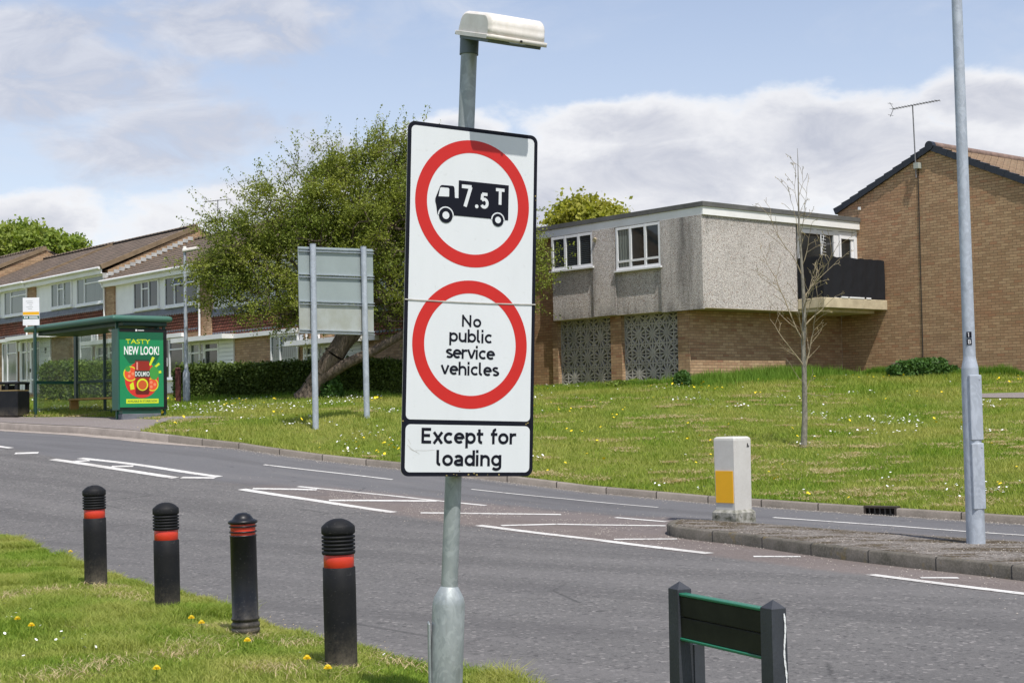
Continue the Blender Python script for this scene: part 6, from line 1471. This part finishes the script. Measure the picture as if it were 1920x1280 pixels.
# second stem as part of the same tree's trunk
tr2 = bpy.data.objects['leaning_tree']
m = MB(); pts = [P(583, 746, TD) - tb, P(604, 708, TD - .15) - tb, P(648, 682, TD - .3) - tb, P(700, 658, TD - .3) - tb, P(752, 628, TD - .2) - tb, P(800, 585, TD) - tb]; m.tube(pts, [.21, .16, .13, .115, .095, .06], 10); m.tube([P(628, 668, TD) - tb, P(668, 630, TD - .1) - tb, P(690, 590, TD) - tb, P(700, 540, TD) - tb], [.12, .10, .08, .04], 9); m.tube([P(560, 752, TD) - tb, P(580, 738, TD) - tb, P(600, 715, TD) - tb], [.22, .24, .2], 9); m.build('second_stem', M_bark, tr2)

# young bare tree
def sapling():
    rr = random.Random(8); sb = hit(1507, 838, BANK, 20, 50); D = sb.y; o = thing('young_tree', 'slim leafless young tree standing on the grass slope before the balcony', 'tree', sb)
    pts = [P(px, py, D) - sb for px, py in [(1507, 842), (1509, 780), (1508, 700), (1506, 640), (1508, 600), (1506, 540), (1502, 480), (1498, 420), (1497, 360), (1496, 300), (1495, 278)]]
    rad_ = [.060, .050, .045, .041, .038, .031, .024, .017, .011, .006, .003]
    m = MB(); m.tube(pts, rad_, 10); m.build('trunk', M_bark2, o)
    tw = MB(); bd_ = MB()
    def branch(p, d, L, r, depth):
        n = max(3, int(L / .13)); q = Vector(p); dd = d.normalized(); path = [q.copy()]; rs = [r]
        for k in range(n):
            dd = (dd + Vector((rr.gauss(0, .13), rr.gauss(0, .13), rr.gauss(.045, .10)))).normalized(); q = q + dd * L / n; path.append(q.copy()); rs.append(max(.0036, r * (1 - (k + 1) / n * .8)))
            if depth < 3 and k > 0 and rr.random() < (.85 if depth < 2 else .6):
                side = dd.cross(Vector((rr.gauss(0, 1), rr.gauss(0, 1), rr.gauss(0, .5)))).normalized(); branch(q, dd * .75 + side * .75 + Vector((0, 0, .15)), L * rr.uniform(.22, .45) * (1 - .4 * k / n), rs[-1] * .6, depth + 1)
            elif rr.random() < .5: s_ = Vector((rr.gauss(0, 1), rr.gauss(0, 1), rr.gauss(.2, 1))).normalized() * .022; bd_.face([q, q + s_ + Vector((.006, 0, 0)), q + s_ * 1.8, q + s_ - Vector((.006, 0, 0))])
        tw.tube(path, rs, 5, False)
    def along(f): 
        f *= len(pts) - 1; k = min(int(f), len(pts) - 2); return pts[k].lerp(pts[k + 1], f - k), rad_[k]
    # main boughs as the photograph shows them: start and end pixels
    for (a, b, r) in [((1509, 690), (1440, 600), .022), ((1508, 700), (1555, 560), .024), ((1508, 660), (1470, 560), .018), ((1506, 640), (1428, 480), .020), ((1508, 612), (1556, 545), .022), ((1507, 590), (1447, 430), .018), ((1506, 560), (1553, 470), .018), ((1505, 520), (1462, 380), .014), ((1503, 500), (1540, 430), .014), ((1500, 460), (1470, 350), .011), ((1499, 440), (1528, 360), .011), ((1497, 390), (1478, 310), .008), ((1497, 370), (1518, 318), .008), ((1508, 745), (1530, 700), .010), ((1509, 720), (1472, 690), .012), ((1508, 735), (1555, 745), .008), ((1508, 625), (1488, 500), .012), ((1507, 575), (1520, 480), .011)]:
        s_ = P(*a, D) - sb; e_ = P(*b, D) - sb; dv = e_ - s_; dv.y = rr.uniform(-.5, .5) * dv.length; L = dv.length
        q = s_.copy(); branch(q, Vector((dv.x * 1.1, dv.y, dv.z * 1.05)), L, r * .75, 1)
    tw.build('branches_or_core', M_twig, o); bd_.build('buds', M_bud, o)['kind'] = 'stuff'
sapling()

# trees beyond the houses
def fartree(name, label, px, py, D, lobs, nleaf, ls, ml, nt=500):
    b = P(px, py, D); b.z = 2.3; tree(name, label, b, [b, b.lerp(P(px, lobs[0][1], D), .4), b.lerp(P(px, lobs[0][1], D), .75)], [lobe(*l, D) for l in lobs], nt, nleaf, ls, ml, M_bark, r0=.3, group='trees beyond the houses', spread=.32, shoots=.9, tip_r=.012)
fartree('ash_tree', 'fresh green tree above the roofs at the far left', 60, 640, 85, [(50, 470, 85, 42), (-40, 470, 90, 55), (120, 468, 40, 28), (20, 440, 40, 22)], 24000, .16, M_far1)
fartree('maple_tree', 'yellow-green tree top above the flat roof right of the tall sign', 1105, 560, 66, [(1105, 425, 62, 46), (1070, 430, 36, 30), (1145, 425, 34, 32), (1100, 395, 38, 18)], 15000, .14, M_far2, 350)

# hedges and bushes
def hedge(name, label, cat, pA, pB, w, h, n, ls, m_leaf, group=None, rag=.06, hvar=.05):
    pA, pB = Vector(pA), Vector(pB); d = pB - pA; d.z = 0; L = d.length; o = thing(name, label, cat, pA, math.atan2(d.y, d.x), group); dz = pB.z - pA.z
    m = MB(); k = 12
    for i in range(k):
        x0, x1 = L * i / k + (.05 if i == 0 else 0), L * (i + 1) / k - (.05 if i == k - 1 else 0); z_ = dz * (i + .5) / k; m.box(x0, x1, .09, w - .09, z_ - .25, z_ + h - .10)
    m.build('branches_or_core', plain('hedge_shade', (.012, .014, .007), .95, .2), o)  # solid core boxes, coloured near black for the shade among the leaves
    a = np.array([L * h, L * h * .5, L * w, w * h, w * h]); c = rng.choice(5, n, p=a / a.sum()); x = rng.random(n) * L; y = rng.random(n) * w; z = rng.random(n) ** .85 * h
    y = np.where(c == 0, 0, np.where(c == 1, w, y)); z = np.where(c == 2, h, z); x = np.where(c == 3, 0, np.where(c == 4, L, x))
    bump = (vnoise(x * 1 + 9, z * 1 + y, .45, 5) - .5) * 2 * hvar; top = (vnoise(x, y, .7, 6) - .5) * hvar * 2
    y = y - bump * (c == 0) + rng.normal(0, rag * .6, n); z = np.clip(z + top * (z / h) + rng.normal(0, rag * .5, n) + np.abs(rng.normal(0, rag, n)) * (c == 2), 0, None); x = x + rng.normal(0, rag * .6, n)
    V, Fc = leafquads(np.stack([x, y, z + dz * x / L], 1), ls, up=.2); npmesh('foliage', V, Fc, m_leaf, o)
    return o
gp = lambda px, py, D: Vector((P(px, py, D).x, P(px, py, D).y, float(BANK(P(px, py, D).x, P(px, py, D).y))))
a, b = gp(328, 756, 39.0), gp(742, 745, 37.4); hh_ = P(450, 692, 38.5).z - float(BANK(P(450, 692, 38.5).x, 38.5))
hedge('clipped_hedge', 'long low dark clipped hedge in front of the terraced houses', 'hedge', a, b, 1.0, hh_, 60000, .05, M_hedge)
a, b = gp(77, 757, 42.5), gp(322, 757, 40.0); h2 = P(150, 685, 42).z - a.z
hedge('privet_hedge', 'leafy green hedge seen through the bus shelter glazing', 'hedge', a, gp(240, 757, 41), 1.0, h2, 26000, .055, M_hedge2)
def bush(name, label, px, py, D, wpx, hpx, n, ls, ml, dep=.45):
    b = P(px, py, D); b.z = float(BANK(b.x, b.y)); k = D / F; rx, rz = wpx * k / 2, hpx * k; o = thing(name, label, 'bush', b)
    d = rng.normal(size=(n, 3)); d /= np.linalg.norm(d, axis=1)[:, None]; d[:, 2] = np.abs(d[:, 2]); r = rng.random(n)[:, None] ** .3; p = d * r * np.array([rx, dep, rz]); p *= (1 + (vnoise(p[:, 0] + 7, p[:, 2] + 3, .22, 9) - .5) * .45)[:, None]
    V, Fc = leafquads(p, ls, up=.25); npmesh('foliage', V, Fc, ml, o)
    m = MB()
    for k2 in range(14): a_ = rng.random() * 6.28; m.tube([(0, 0, -.05), (math.cos(a_) * rx * .4, math.sin(a_) * dep * .4, rz * .5), (math.cos(a_) * rx * .75, math.sin(a_) * dep * .7, rz * .8)], [.02, .012, .005], 5)
    m.build('stems', M_bark2, o)
bush('low_bush', 'wide low dark green bush at the foot of the brick gable', 1728, 710, 39.3, 150, 36, 9000, .065, M_bush, .5)
bush('low_bush', 'small round green bush at the corner below the screen blocks', 1281, 730, 37.3, 42, 25, 2600, .05, M_bush, .35)
bush('climbing_shrub', 'leafy shrub against the tree trunk behind the two-post sign', 615, 745, 36.4, 60, 50, 3500, .07, M_bush, .35)
bush('low_bush', 'thin reddish-green bush at the far right end of the grey screen blocks', 1190, 731, 39.2, 120, 12, 2200, .05, M_hedge2, .25)
# rank grass along the foot of the walls
def rank(n, px0, px1, D0, D1, h0, h1, mtl):
    t_ = rng.random(n); q0, q1 = P(px0, 720, D0), P(px1, 720, D1); s_ = rng.normal(0, .42, n); x = q0.x + (q1.x - q0.x) * t_ + s_ * .643; y = q0.y + (q1.y - q0.y) * t_ - s_ * .766
    hv = (h0 + (h1 - h0) * rng.random(n)) * (.45 + .9 * vnoise(x, y, .5, 3)); blades('rank_grass', x, y, BANK(x, y) - .02, hv, .018 + .012 * rng.random(n), mtl, .5)
rank(15000, 1285, 1560, 37.2, 41.0, .14, .40, M_lush); rank(4000, 1560, 1660, 41.6, 40.6, .1, .3, M_lush); rank(6000, 1640, 1960, 40.7, 37.3, .12, .30, M_lush); rank(3500, 1040, 1280, 41.5, 37.5, .08, .22, M_lush)
rank(3000, 330, 740, 38.4, 36.8, .1, .25, M_lush)
